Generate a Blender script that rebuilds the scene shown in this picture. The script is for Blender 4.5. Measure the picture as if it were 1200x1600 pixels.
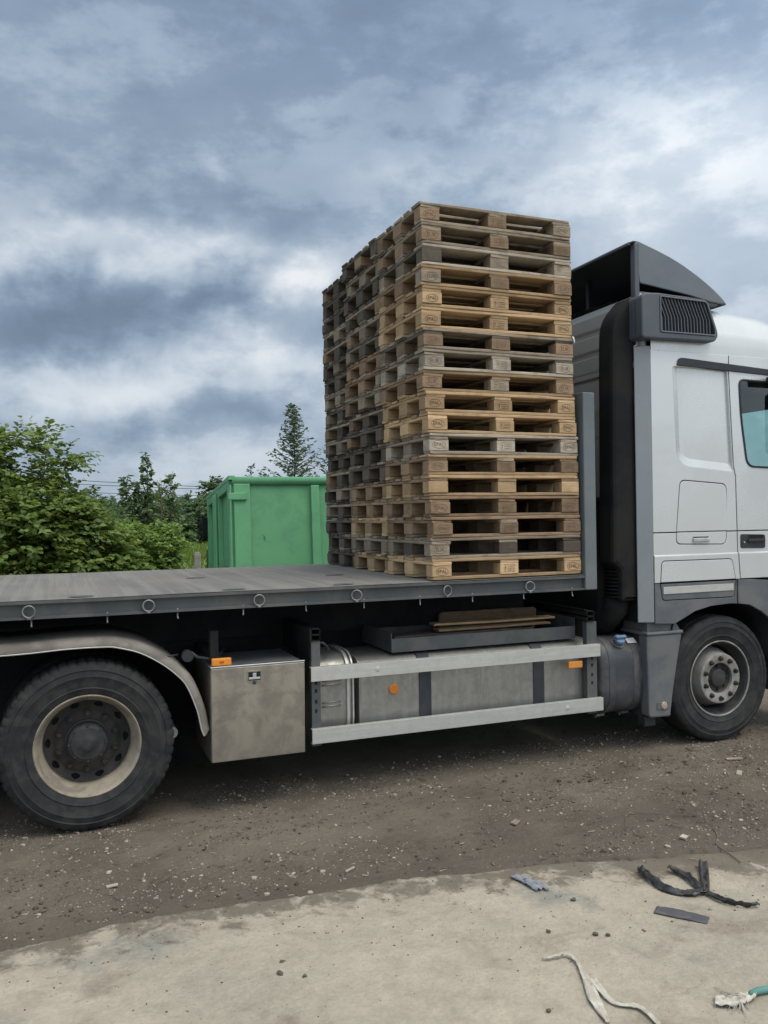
import bpy, bmesh, math, random
import numpy as np
from mathutils import Vector, Matrix, Euler
from mathutils import noise as mnoise
random.seed(7); rng = np.random.default_rng(11)
SC = bpy.context.scene
for o in list(bpy.data.objects): bpy.data.objects.remove(o)
COL = SC.collection
rad = math.radians

# ------------------------------------------------------------------ camera
cam_d = bpy.data.cameras.new('camera'); cam = bpy.data.objects.new('camera', cam_d); COL.objects.link(cam)
R_ = Vector((0.92955758, -0.36840727, -0.0140992)); U_ = Vector((0.0110708, -0.01033266, 0.99988533)); F_ = Vector((0.36851071, 0.92960708, 0.00552624))
cam.matrix_world = Matrix(((R_.x, U_.x, -F_.x, -2.4021), (R_.y, U_.y, -F_.y, -5.1832), (R_.z, U_.z, -F_.z, 1.8186), (0, 0, 0, 1)))
cam_d.sensor_fit = 'HORIZONTAL'; cam_d.sensor_width = 36; cam_d.lens = 36 * 1307 / 1200
cam_d.clip_end = 3000; cam_d.clip_start = 0.05
SC.camera = cam

# ------------------------------------------------------------------ exposure
SC.view_settings.view_transform = 'Standard'; SC.view_settings.look = 'None'
SC.view_settings.exposure = 0.22; SC.view_settings.gamma = 1; SC.view_settings.use_curve_mapping = False
SC.render.engine = 'CYCLES'
SC.cycles.max_bounces = 6; SC.cycles.transparent_max_bounces = 8; SC.cycles.use_denoising = True
SC.cycles.diffuse_bounces = 1; SC.cycles.glossy_bounces = 3

# ------------------------------------------------------------------ sun and sky
SUN_AZ, SUN_EL = rad(150), rad(63)      # azimuth from +Y clockwise: behind the camera
sun_dir = Vector((math.sin(SUN_AZ) * math.cos(SUN_EL), math.cos(SUN_AZ) * math.cos(SUN_EL), math.sin(SUN_EL)))
sd = bpy.data.lights.new('sun', 'SUN'); sd.energy = 1.5; sd.angle = rad(28); sd.color = (1, .90, .77)
so = bpy.data.objects.new('sun', sd); COL.objects.link(so)
so.rotation_euler = (-sun_dir).to_track_quat('-Z', 'Y').to_euler()

W = bpy.data.worlds.new('World'); SC.world = W; W.use_nodes = True
W.cycles.sampling_method = 'MANUAL'; W.cycles.sample_map_resolution = 256
nt = W.node_tree; nt.nodes.clear()
class NG:
    """tiny helper for node graphs"""
    def __init__(s, nt): s.nt = nt
    def n(s, t, **k):
        x = s.nt.nodes.new(t)
        for a, b in k.items(): setattr(x, a, b)
        return x
    def lk(s, a, b): s.nt.links.new(a, b)
    def val(s, sock, v):
        if isinstance(v, (int, float)): sock.default_value = v
        elif isinstance(v, (tuple, list)): sock.default_value = v
        else: s.lk(v, sock)
    def m(s, op, a, b=None, c=None, clamp=False):
        x = s.n('ShaderNodeMath', operation=op, use_clamp=clamp)
        s.val(x.inputs[0], a)
        if b is not None: s.val(x.inputs[1], b)
        if c is not None: s.val(x.inputs[2], c)
        return x.outputs[0]
    def vm(s, op, a, b=None, out=0):
        x = s.n('ShaderNodeVectorMath', operation=op)
        s.val(x.inputs[0], a)
        if b is not None:
            if op == 'SCALE': s.val(x.inputs[3], b)
            else: s.val(x.inputs[1], b)
        return x.outputs['Value'] if op in ('DOT_PRODUCT', 'LENGTH') else x.outputs[0]
    def mix(s, f, a, b):
        x = s.n('ShaderNodeMix', data_type='RGBA'); s.val(x.inputs[0], f); s.val(x.inputs[6], a); s.val(x.inputs[7], b); return x.outputs[2]
    def noise(s, vec, scale, detail=4, rough=.55, dist=0, out='Fac'):
        x = s.n('ShaderNodeTexNoise'); s.val(x.inputs['Vector'], vec); s.val(x.inputs['Scale'], scale); s.val(x.inputs['Detail'], detail); s.val(x.inputs['Roughness'], rough); s.val(x.inputs['Distortion'], dist)
        return x.outputs[out]
    def ramp(s, f, stops, interp='LINEAR'):
        x = s.n('ShaderNodeValToRGB'); s.val(x.inputs[0], f); cr = x.color_ramp; cr.interpolation = interp
        while len(cr.elements) < len(stops): cr.elements.new(.5)
        for e, (p, c) in zip(cr.elements, stops): e.position = p; e.color = c if len(c) == 4 else (*c, 1)
        return x.outputs[0]
    def mr(s, v, a, b, c=0, d=1, smooth=True):
        x = s.n('ShaderNodeMapRange'); x.interpolation_type = 'SMOOTHSTEP' if smooth else 'LINEAR'
        s.val(x.inputs[0], v); x.inputs[1].default_value = a; x.inputs[2].default_value = b; x.inputs[3].default_value = c; x.inputs[4].default_value = d
        return x.outputs[0]
g = NG(nt)
tc = g.n('ShaderNodeTexCoord'); D = tc.outputs['Generated']
D = g.vm('NORMALIZE', D)
sep = g.n('ShaderNodeSeparateXYZ'); g.lk(D, sep.inputs[0])
dz = g.m('MAXIMUM', sep.outputs[2], 0.0)
den = g.m('ADD', dz, 0.13)
den = g.m('ADD', dz, 0.26)
comb = g.n('ShaderNodeCombineXYZ'); g.lk(g.m('DIVIDE', sep.outputs[0], den), comb.inputs[0]); g.lk(g.m('DIVIDE', sep.outputs[1], den), comb.inputs[1])
Pn = comb.outputs[0]
wv = g.noise(g.vm('ADD', Pn, (3.1, 1.7, 0)), 1.1, 5, .55, out='Color')
warp = g.vm('SCALE', g.vm('SUBTRACT', wv, (.5, .5, .5)), .55)
Pw = g.vm('ADD', Pn, warp)
n_big = g.noise(g.vm('ADD', Pw, (5.3, 2.2, 0)), 1.5, 4, .5, 0)
n_det = g.noise(g.vm('ADD', g.vm('MULTIPLY', D, (1, 1, 2.2)), (1.3, 8.2, .4)), 5.0, 7, .60, 0)
n_puff = g.mr(g.noise(g.vm('ADD', g.vm('MULTIPLY', D, (1, 1, 2.0)), (4.3, 1.2, 2.4)), 8.0, 7, .60, 0), .40, .60)
# azimuth and elevation (degrees), warped by noise so that cloud edges are ragged
fx, fy = 0.36852, 0.92962
af = g.m('ADD', g.m('MULTIPLY', sep.outputs[0], fx), g.m('MULTIPLY', sep.outputs[1], fy))
ar = g.m('SUBTRACT', g.m('MULTIPLY', sep.outputs[0], fy), g.m('MULTIPLY', sep.outputs[1], fx))
az = g.m('MULTIPLY', g.m('ARCTAN2', ar, af), 57.2958)
el = g.m('MULTIPLY', g.m('ARCSINE', sep.outputs[2]), 57.2958)
wd = g.noise(g.vm('ADD', D, (.7, .2, .1)), 6.5, 5, .55, .2, out='Color')
ws = g.n('ShaderNodeSeparateColor'); g.lk(wd, ws.inputs[0])
azw = g.m('ADD', az, g.m('MULTIPLY', g.m('SUBTRACT', ws.outputs[0], .5), 15))
elw = g.m('ADD', el, g.m('MULTIPLY', g.m('SUBTRACT', ws.outputs[1], .5), 9))
def blob(a0, e0, sa, se, amp):
    x = g.m('DIVIDE', g.m('SUBTRACT', azw, a0), sa); y = g.m('DIVIDE', g.m('SUBTRACT', elw, e0), se)
    r2 = g.m('ADD', g.m('MULTIPLY', x, x), g.m('MULTIPLY', y, y))
    return g.m('MULTIPLY', g.m('EXPONENT', g.m('MULTIPLY', r2, -1.0)), amp)
SKY = [(5, 33, 40, 7.0, -.29), (-24, 24, 7, 4, .05), (12, 22.4, 8, 3.2, .18), (22, 22.0, 7, 3.2, .10), (3, 22.8, 4, 1.1, .14), (23, 15, 8, 6, .17), (16, 18, 5, 3, .12),
       (-7, 21.0, 11, 2.6, -.10), (-12, 21.8, 1.6, 1.2, .16), (-21, 17.0, 6, 1.7, .34), (-12.5, 17.6, 5.5, 1.7, .28), (-4.5, 15.8, 2.6, 2.2, .38), (-2, 19, 4, 2, .05),
       (-20, 12.8, 8, 2.0, -.31), (-10, 13.7, 4.5, 1.1, -.26), (-15, 8.4, 8, 1.8, .30), (-6, 10.6, 4, 2.0, .32), (-22, 9.5, 4, 1.2, .10), (-18, 5.8, 9, 1.1, -.10), (-6, 6.0, 6, .9, -.10), (-9, 2.6, 14, 2.4, .18), (-12, 9, 16, 5, .07)]
bs = None
for b in SKY:
    v = blob(*b); bs = v if bs is None else g.m('ADD', bs, v)
light = g.m('ADD', .51, g.m('ADD', bs, g.m('ADD', g.m('MULTIPLY', g.m('SUBTRACT', n_big, .5), .36), g.m('ADD', g.m('MULTIPLY', g.m('SUBTRACT', n_puff, .5), .17), g.m('MULTIPLY', g.m('SUBTRACT', n_det, .5), .30)))))
# thin cloud glows broadly around the hidden sun
sdot = g.vm('DOT_PRODUCT', D, tuple(sun_dir))
glow = g.mr(sdot, -.1, 1.0, 0, 1)
light = g.m('ADD', light, g.m('MULTIPLY', glow, .36))
cl = g.ramp(light, [(0.10, (.150, .205, .29)), (.36, (.225, .30, .41)), (.56, (.36, .445, .555)), (.80, (.60, .67, .745)), (1.05, (.86, .89, .915))])
cl = g.vm('SCALE', cl, g.m('ADD', 8.6, g.m('MULTIPLY', glow, 9.0)))
sky = g.n('ShaderNodeTexSky', sky_type='NISHITA'); sky.sun_disc = False; sky.sun_elevation = SUN_EL; sky.sun_rotation = SUN_AZ
mixed = g.mix(.06, cl, sky.outputs[0])
bg = g.n('ShaderNodeBackground'); g.lk(mixed, bg.inputs[0]); bg.inputs[1].default_value = .1
wo = g.n('ShaderNodeOutputWorld'); g.lk(bg.outputs[0], wo.inputs[0])

# ------------------------------------------------------------------ materials
def mat(name, c1, c2=None, rough=.6, metal=0., scale=6., mscale=(1, 1, 1), dirt=None, dirt_amt=.4, dirt_scale=2.5, bump=0., bscale=60., spec=.4,
        island=0., per_obj=0., coat=0., thr=(.42, .62), seed=0., rough2=None):
    M = bpy.data.materials.new(name); M.use_nodes = True; t = M.node_tree; t.nodes.clear(); q = NG(t)
    tco = q.n('ShaderNodeTexCoord'); oi = q.n('ShaderNodeObjectInfo')
    off = q.n('ShaderNodeCombineXYZ'); r = q.m('MULTIPLY', oi.outputs['Random'], 37.0)
    for i in range(3): q.lk(r, off.inputs[i])
    mp = q.n('ShaderNodeMapping'); q.lk(tco.outputs['Object'], mp.inputs[0]); mp.inputs['Scale'].default_value = mscale
    V = q.vm('ADD', mp.outputs[0], off.outputs[0])
    c2 = c2 or tuple(x * .72 for x in c1)
    f = q.mr(q.noise(V, scale, 6, .6, .3), .3, .7)
    col = q.mix(f, (*c1, 1), (*c2, 1))
    dm = None
    if dirt:
        dn = q.noise(q.vm('ADD', tco.outputs['Object'], q.vm('SCALE', off.outputs[0], 1.3)), dirt_scale, 8, .65, .4)
        dm = q.m('MULTIPLY', q.mr(dn, *thr), dirt_amt)
        col = q.mix(dm, col, (*dirt, 1))
    if island:
        ge = q.n('ShaderNodeNewGeometry')
        k = q.m('ADD', 1 - island, q.m('MULTIPLY', ge.outputs['Random Per Island'], 2 * island))
        col = q.vm('SCALE', col, k)
    if per_obj:
        k = q.m('ADD', 1 - per_obj, q.m('MULTIPLY', oi.outputs['Random'], 2 * per_obj))
        col = q.vm('SCALE', col, k)
    b = q.n('ShaderNodeBsdfPrincipled'); q.val(b.inputs['Base Color'], col)
    rn = q.m('ADD', rough - .08, q.m('MULTIPLY', q.noise(V, scale * 2.3, 4), .16), clamp=True)
    if dm is not None: rn = q.m('ADD', rn, q.m('MULTIPLY', dm, (rough2 if rough2 is not None else .25)), clamp=True)
    q.val(b.inputs['Roughness'], rn); b.inputs['Metallic'].default_value = metal
    b.inputs['Specular IOR Level'].default_value = spec; b.inputs['Coat Weight'].default_value = coat; b.inputs['Coat Roughness'].default_value = .15
    if bump:
        bn = q.n('ShaderNodeBump'); bn.inputs['Strength'].default_value = 1; bn.inputs['Distance'].default_value = bump
        q.lk(q.noise(V, bscale, 6, .6), bn.inputs['Height']); q.lk(bn.outputs[0], b.inputs['Normal'])
    o = q.n('ShaderNodeOutputMaterial'); q.lk(b.outputs[0], o.inputs[0])
    return M
def wood(name, c1, c2, dark, amt=.5):
    return mat(name, c1, c2, rough=.82, scale=7, mscale=(1.1, 14, 14), dirt=dark, dirt_amt=amt, dirt_scale=9, thr=(.45, .75), bump=.0022, bscale=9, spec=.2, per_obj=.27)
WOOD = {
 'tan':   wood('wood_tan', (.45, .315, .18), (.355, .24, .135), (.17, .115, .07), .55),
 'fresh': wood('wood_fresh', (.53, .375, .215), (.43, .295, .165), (.23, .15, .085), .45),
 'brown': wood('wood_brown', (.31, .212, .132), (.225, .155, .098), (.095, .07, .048), .65),
 'grey':  wood('wood_grey', (.32, .262, .192), (.225, .184, .137), (.09, .072, .055), .7),
 'dark':  wood('wood_dark', (.125, .105, .083), (.092, .078, .063), (.042, .038, .033), .6),  # weathered wood, deepened to carry the shade of the stacks' left ends
 'pale':  wood('wood_pale', (.42, .365, .285), (.32, .275, .215), (.13, .11, .085), .6),
}
M_STAMP_OLD = mat('faded_stamp', (.135, .10, .072), (.10, .075, .055), rough=.9, spec=.1, scale=40)
M_STAMP = mat('burnt_stamp', (.055, .036, .025), rough=.9, spec=.1)
M_SILVER = mat('silver_paint', (.60, .615, .605), (.565, .58, .57), rough=.28, metal=.35, scale=.8, dirt=(.42, .42, .40), dirt_amt=.22, dirt_scale=1.6, coat=.25, spec=.5)
M_SILVER_SHADE = mat('silver_shaded', (.27, .295, .315), (.24, .26, .275), rough=.42, metal=.3, scale=2, dirt=(.25, .245, .22), dirt_amt=.4)  # grey-silver with the shade of rearward faces put into the colour
M_GREYPL = mat('grey_plastic', (.105, .115, .125), (.08, .09, .10), rough=.55, scale=3, dirt=(.20, .19, .17), dirt_amt=.4, dirt_scale=3, bump=.0006, bscale=250)
M_DEFL = mat('deflector_grey', (.135, .155, .175), (.11, .13, .15), rough=.5, scale=3, dirt=(.2, .2, .2), dirt_amt=.2)
M_BLACKPL = mat('black_plastic', (.022, .025, .03), (.016, .018, .022), rough=.5, scale=5, dirt=(.06, .06, .058), dirt_amt=.4)
M_BLACK = mat('black_chassis', (.011, .012, .014), (.007, .008, .009), rough=.8, scale=5, dirt=(.032, .029, .025), dirt_amt=.5, spec=.2)
M_LINER = mat('dark_liner', (.02, .022, .025), rough=.85, spec=.15)
M_RAILP = mat('bed_paint', (.072, .082, .085), (.055, .063, .066), rough=.55, scale=2.5, dirt=(.14, .13, .115), dirt_amt=.45, dirt_scale=4)
M_POST = mat('post_paint', (.125, .15, .16), (.10, .12, .13), rough=.5, scale=2.5, dirt=(.2, .19, .17), dirt_amt=.3, dirt_scale=4)
M_ALU = mat('aluminium', (.56, .56, .53), (.49, .49, .46), rough=.45, metal=.5, scale=5, mscale=(.5, 12, 12), dirt=(.36, .33, .28), dirt_amt=.22, dirt_scale=14)
M_TANK = mat('tank_aluminium', (.36, .355, .325), (.29, .285, .26), rough=.42, metal=.6, scale=6, mscale=(3, 3, .4), dirt=(.18, .165, .135), dirt_amt=.35, dirt_scale=12)
M_INOX = mat('stainless_steel', (.42, .385, .33), (.345, .315, .27), rough=.33, metal=.8, scale=9, mscale=(1, 1, .25), dirt=(.16, .145, .125), dirt_amt=.5, dirt_scale=8)
M_STEEL = mat('zinc_steel', (.24, .245, .24), (.16, .16, .155), rough=.45, metal=.7, scale=20)
M_CHROME = mat('bright_metal', (.75, .76, .77), rough=.22, metal=.9)
M_STRAP = mat('strap_rubber', (.035, .042, .052), (.028, .033, .04), rough=.6, dirt=(.12, .11, .1), dirt_amt=.3)
M_BARREL = mat('dark_tank_paint', (.052, .058, .068), (.04, .045, .052), rough=.45, scale=3, dirt=(.15, .135, .115), dirt_amt=.5, dirt_scale=3)
M_FENDER = mat('dusty_fender', (.235, .215, .185), (.165, .15, .13), rough=.8, scale=5, dirt=(.10, .09, .08), dirt_amt=.6, dirt_scale=6)
M_TYRE = mat('tyre_rubber', (.020, .022, .023), (.014, .015, .016), rough=.70, scale=5, mscale=(1, 1, 1), dirt=(.065, .062, .055), dirt_amt=.4, dirt_scale=11, spec=.3, bump=.0008, bscale=60)
M_RIMC = mat('cream_rim', (.34, .30, .235), (.25, .22, .17), rough=.6, scale=5, dirt=(.12, .10, .08), dirt_amt=.65, dirt_scale=6)
M_DISC = mat('wheel_disc', (.035, .034, .033), (.022, .021, .021), rough=.7, scale=8, dirt=(.075, .066, .055), dirt_amt=.5, dirt_scale=8)
M_RIMS = mat('silver_rim', (.40, .39, .365), (.30, .29, .275), rough=.45, metal=.4, scale=7, dirt=(.15, .13, .105), dirt_amt=.6, dirt_scale=7)
M_HUB = mat('hub_dark', (.028, .030, .032), (.018, .019, .021), rough=.6, scale=10, dirt=(.07, .064, .055), dirt_amt=.45, dirt_scale=10)
M_NUT = mat('wheel_nut', (.035, .032, .03), rough=.6, metal=.3, dirt=(.13, .10, .07), dirt_amt=.5, dirt_scale=30)
M_AMBER = mat('amber_lens', (.75, .26, .02), (.65, .20, .015), rough=.3, coat=.4, dirt=(.3, .2, .1), dirt_amt=.3)
M_LENS = mat('clear_lens', (.42, .33, .24), rough=.3, coat=.4)
M_BLUE = mat('blue_cap', (.14, .22, .33), (.10, .16, .26), rough=.4)
M_WHITE = mat('white_label', (.72, .72, .68), rough=.5, dirt=(.4, .38, .33), dirt_amt=.4, dirt_scale=20)
M_GREEN = mat('green_paint', (.15, .41, .20), (.13, .36, .175), rough=.45, scale=1.2, dirt=(.085, .235, .135), dirt_amt=.4, dirt_scale=2.6, thr=(.5, .66), bump=.004, bscale=2.2, coat=.05)
M_GREEN_D = mat('green_dent', (.09, .31, .16), rough=.5)
M_BARK = mat('bark', (.12, .095, .07), (.08, .065, .05), rough=.9, scale=20)
M_CONCP = mat('post_concrete', (.33, .31, .28), (.25, .24, .21), rough=.9, scale=8)

def leafmat(name, c1, c2, tr=.35):
    M = bpy.data.materials.new(name); M.use_nodes = True; t = M.node_tree; t.nodes.clear(); q = NG(t)
    ge = q.n('ShaderNodeNewGeometry'); oi = q.n('ShaderNodeTexCoord')
    f = q.m('MULTIPLY', q.m('ADD', ge.outputs['Random Per Island'], q.mr(q.noise(oi.outputs['Object'], 1.6, 3), .3, .7)), .5)
    col = q.mix(f, (*c1, 1), (*c2, 1))
    b = q.n('ShaderNodeBsdfPrincipled'); q.val(b.inputs['Base Color'], col); b.inputs['Roughness'].default_value = .5; b.inputs['Specular IOR Level'].default_value = .35
    tl = q.n('ShaderNodeBsdfTranslucent'); q.val(tl.inputs[0], q.mix(.5, col, (c2[0] * 1.5, c2[1] * 1.35, c2[2] * .7, 1)))
    mx = q.n('ShaderNodeMixShader'); mx.inputs[0].default_value = tr; q.lk(b.outputs[0], mx.inputs[1]); q.lk(tl.outputs[0], mx.inputs[2])
    o = q.n('ShaderNodeOutputMaterial'); q.lk(mx.outputs[0], o.inputs[0]); return M
L_BUSH = leafmat('leaf_bush', (.075, .135, .035), (.215, .29, .075))
L_SHRUB = leafmat('leaf_shrub', (.11, .20, .05), (.23, .335, .09))
L_SAP = leafmat('leaf_sapling', (.08, .14, .065), (.15, .22, .105))
L_DARK = leafmat('leaf_dark', (.06, .115, .055), (.12, .185, .085))
L_GREY = leafmat('leaf_greygreen', (.085, .125, .085), (.14, .18, .12))
L_DRY = leafmat('leaf_dry', (.17, .15, .07), (.24, .19, .08))
L_GRASS = leafmat('grass_blade', (.12, .21, .04), (.27, .36, .09))

# ------------------------------------------------------------------ mesh helpers
class MB:
    def __init__(s): s.v = []; s.f = []
    def add(s, vs, fs):
        k = len(s.v); s.v += [tuple(p) for p in vs]; s.f += [tuple(i + k for i in f) for f in fs]; return s
    def box(s, x0, x1, y0, y1, z0, z1):
        return s.add([(x0, y0, z0), (x1, y0, z0), (x1, y1, z0), (x0, y1, z0), (x0, y0, z1), (x1, y0, z1), (x1, y1, z1), (x0, y1, z1)],
                     [(0, 3, 2, 1), (4, 5, 6, 7), (0, 1, 5, 4), (1, 2, 6, 5), (2, 3, 7, 6), (3, 0, 4, 7)])
    def tube(s, pts, r, n=8, closed=False, caps=True):
        pts = [Vector(p) for p in pts]; rs = r if isinstance(r, (list, tuple)) else [r] * len(pts); m = len(pts); rings = []
        up = None
        for i, p in enumerate(pts):
            a = pts[(i - 1) % m] if (closed or i > 0) else pts[i]; b = pts[(i + 1) % m] if (closed or i < m - 1) else pts[i]
            d = (b - a).normalized()
            if up is None: up = Vector((0, 0, 1)) if abs(d.z) < .9 else Vector((1, 0, 0))
            sx = d.cross(up)
            if sx.length < 1e-6: sx = d.orthogonal()
            sx.normalize(); up = sx.cross(d).normalized()
            rings.append([p + (sx * math.cos(2 * math.pi * k / n) + up * math.sin(2 * math.pi * k / n)) * rs[i] for k in range(n)])
        vs = [q for R in rings for q in R]; fs = []
        for i in range(m if closed else m - 1):
            j = (i + 1) % m
            for k in range(n): fs.append((i * n + k, i * n + (k + 1) % n, j * n + (k + 1) % n, j * n + k))
        if caps and not closed: fs += [tuple(range(n))[::-1], tuple(range((m - 1) * n, m * n))]
        return s.add(vs, fs)
    def lathe(s, prof, c, n=48, axis='y', skip=None, rad_mod=None, closed=False):
        """prof: (r, a) pairs; a runs along the axis"""
        vs = []; m = len(prof)
        for k in range(n):
            t = 2 * math.pi * k / n; cs, sn = math.cos(t), math.sin(t)
            for i, (r, a) in enumerate(prof):
                if rad_mod: r = rad_mod(i, k, r)
                if axis == 'y': vs.append((c[0] + r * cs, c[1] + a, c[2] + r * sn))
                elif axis == 'x': vs.append((c[0] + a, c[1] + r * cs, c[2] + r * sn))
                else: vs.append((c[0] + r * cs, c[1] + r * sn, c[2] + a))
        fs = []
        for k in range(n):
            j = (k + 1) % n
            for i in range(m if closed else m - 1):
                if skip and skip(i, k): continue
                i2 = (i + 1) % m
                fs.append((k * m + i, k * m + i2, j * m + i2, j * m + i))
        return s.add(vs, fs)
    def extr(s, prof, a0, a1, axis='x', cap=True):
        """closed 2D profile extruded along an axis; prof in the two other axes' order"""
        n = len(prof)
        def P(p, a):
            return (a, p[0], p[1]) if axis == 'x' else ((p[0], a, p[1]) if axis == 'y' else (p[0], p[1], a))
        vs = [P(p, a0) for p in prof] + [P(p, a1) for p in prof]
        fs = [(i, (i + 1) % n, n + (i + 1) % n, n + i) for i in range(n)]
        if cap: fs += [tuple(range(n))[::-1], tuple(range(n, 2 * n))]
        return s.add(vs, fs)
    def grid(s, rows):
        m = len(rows[0]); vs = [p for r in rows for p in r]
        fs = [(i * m + k, i * m + k + 1, (i + 1) * m + k + 1, (i + 1) * m + k) for i in range(len(rows) - 1) for k in range(m - 1)]
        return s.add(vs, fs)
    def mesh(s, name, fixn=True, smooth=False):
        me = bpy.data.meshes.new(name); me.from_pydata(s.v, [], s.f)
        if fixn:
            b = bmesh.new(); b.from_mesh(me); bmesh.ops.recalc_face_normals(b, faces=b.faces); b.to_mesh(me); b.free()
        if smooth: me.polygons.foreach_set('use_smooth', [True] * len(me.polygons))
        me.update(); return me
def tag(o, label=None, cat=None, group=None, kind=None):
    if label: o['label'] = label
    if cat: o['category'] = cat
    if group: o['group'] = group
    if kind: o['kind'] = kind
    return o
def link(name, me, m, parent=None):
    o = bpy.data.objects.new(name, me); COL.objects.link(o)
    if m is not None and me is not None and not me.materials: me.materials.append(m)
    if parent: o.parent = parent
    return o
def obj(name, mb, m, parent=None, bevel=0., smooth=False, angle=None, seg=2, solid=0.):
    me = mb.mesh(name, smooth=smooth or angle is not None)
    if angle is not None: me.set_sharp_from_angle(angle=rad(angle))
    o = link(name, me, m, parent)
    if solid:
        md = o.modifiers.new('Solidify', 'SOLIDIFY'); md.thickness = solid; md.offset = 0
    if bevel:
        md = o.modifiers.new('Bevel', 'BEVEL'); md.width = bevel; md.segments = seg; md.limit_method = 'ANGLE'; md.angle_limit = rad(40); md.harden_normals = False
    return o
def empty(name, loc=(0, 0, 0), rz=0., parent=None):
    o = bpy.data.objects.new(name, None); COL.objects.link(o); o.location = loc; o.rotation_euler[2] = rz; o.empty_display_size = .2
    if parent: o.parent = parent
    return o
def rpoly(pts, r, n=5):
    """round the corners of a polygon; r is a number or a list"""
    out = []; m = len(pts); rs = r if isinstance(r, (list, tuple)) else [r] * m
    for i in range(m):
        p = Vector(pts[i]); a = Vector(pts[i - 1]); b = Vector(pts[(i + 1) % m]); ri = rs[i]
        if ri <= 1e-5: out.append(tuple(p)); continue
        da = (a - p); db = (b - p); L = min(ri, da.length * .49, db.length * .49); da = da.normalized() * L; db = db.normalized() * L
        for k in range(n + 1):
            t = k / n; out.append(tuple((p + da) * (1 - t) ** 2 + p * 2 * t * (1 - t) + (p + db) * t * t))
    return out
def plate(name, outline, y, th, m, parent=None, holes=(), bevel=.003, place=None):
    """flat plate in the XZ plane, outer face at y, reaching th further back; outline and holes are lists of (x, z)"""
    cu = bpy.data.curves.new(name, 'CURVE'); cu.dimensions = '2D'; cu.fill_mode = 'BOTH'
    for pl in [outline, *holes]:
        sp = cu.splines.new('POLY'); sp.points.add(len(pl) - 1); sp.use_cyclic_u = True
        for p, q in zip(sp.points, pl): p.co = (q[0], q[1], 0, 1)
    cu.extrude = max(th / 2 - bevel, 1e-4); cu.bevel_depth = bevel; cu.bevel_resolution = 1; cu.offset = -bevel
    tmp = bpy.data.objects.new('tmp', cu); COL.objects.link(tmp)
    dg = bpy.context.evaluated_depsgraph_get(); me = bpy.data.meshes.new_from_object(tmp.evaluated_get(dg))
    bpy.data.objects.remove(tmp); bpy.data.curves.remove(cu); me.name = name
    n = len(me.vertices); co = np.empty(n * 3, 'f'); me.vertices.foreach_get('co', co); co = co.reshape(-1, 3)
    out = np.stack([co[:, 0], y + th / 2 - co[:, 2], co[:, 1]], 1)
    me.vertices.foreach_set('co', out.ravel()); me.materials.clear(); me.update()
    me.polygons.foreach_set('use_smooth', [False] * len(me.polygons))
    return link(name, me, m, parent)
def text_mesh(s, size):
    cu = bpy.data.curves.new('t', 'FONT'); cu.body = s; cu.size = size; cu.align_x = 'CENTER'; cu.align_y = 'CENTER'; cu.resolution_u = 2; cu.offset = .0003
    tmp = bpy.data.objects.new('tmp', cu); COL.objects.link(tmp)
    dg = bpy.context.evaluated_depsgraph_get(); me = bpy.data.meshes.new_from_object(tmp.evaluated_get(dg))
    bpy.data.objects.remove(tmp)
    vs = [(v.co.x, 0., v.co.y) for v in me.vertices]; fs = [tuple(p.vertices) for p in me.polygons]
    return vs, fs

# ------------------------------------------------------------------ ground
def sstep(a, b, x):
    t = min(1, max(0, (x - a) / (b - a))); return t * t * (3 - 2 * t)
def slab_edge(x):
    pts = [(-9, -1.40), (-2.63, -1.235), (-1.8, -1.205), (-.88, -1.275), (.1, -1.46), (.75, -1.62), (1.6, -1.78), (3, -1.95), (9, -2.5)]
    for (a, b), (c, d) in zip(pts, pts[1:]):
        if a <= x <= c: y = b + (d - b) * (x - a) / (c - a); break
    else: y = -1.4 if x < 0 else -2.5
    return y + .040 * mnoise.noise((x * 2.3, 1.7, 0)) + .026 * mnoise.noise((x * 8, 4.1, 0)) + .014 * mnoise.noise((x * 30, 9, 0)) + .006 * mnoise.noise((x * 90, 2, 0))
def gz(x, y):
    z = .84 * sstep(8.2, 15, y) + .012 * max(0, y - 18) * 0
    near = sstep(9, 5, max(abs(x), abs(y)))
    h = .022 * mnoise.noise((x * .9, y * .9, 3)) + .018 * mnoise.noise((x * 3.1, y * 3.1, 7)) + .013 * mnoise.noise((x * 8, y * 8, 1)) + .009 * mnoise.noise((x * 20, y * 20, 5))
    z += h * near * sstep(.25, -.25, y) * .9 - .004
    if y < -1.0 and -8.9 < x < 8.9 and y < slab_edge(x) - .03: z -= .06
    return z
def axis(lo, hi, f0, f1, fine, far, grow=1.35):
    a = list(np.arange(f0, f1 + 1e-6, fine)); s = fine; x = f0; L = []
    while x > lo: s = min(s * grow, far); x -= s; L.append(max(x, lo))
    s = fine; x = f1; H = []
    while x < hi: s = min(s * grow, far); x += s; H.append(min(x, hi))
    return L[::-1] + a + H
XS = axis(-600, 600, -4.2, 5.2, .03, 60); YS = axis(-300, 900, -2.6, .9, .03, 60)
mb = MB(); mb.grid([[(x, y, gz(x, y)) for x in XS] for y in YS])
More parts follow.
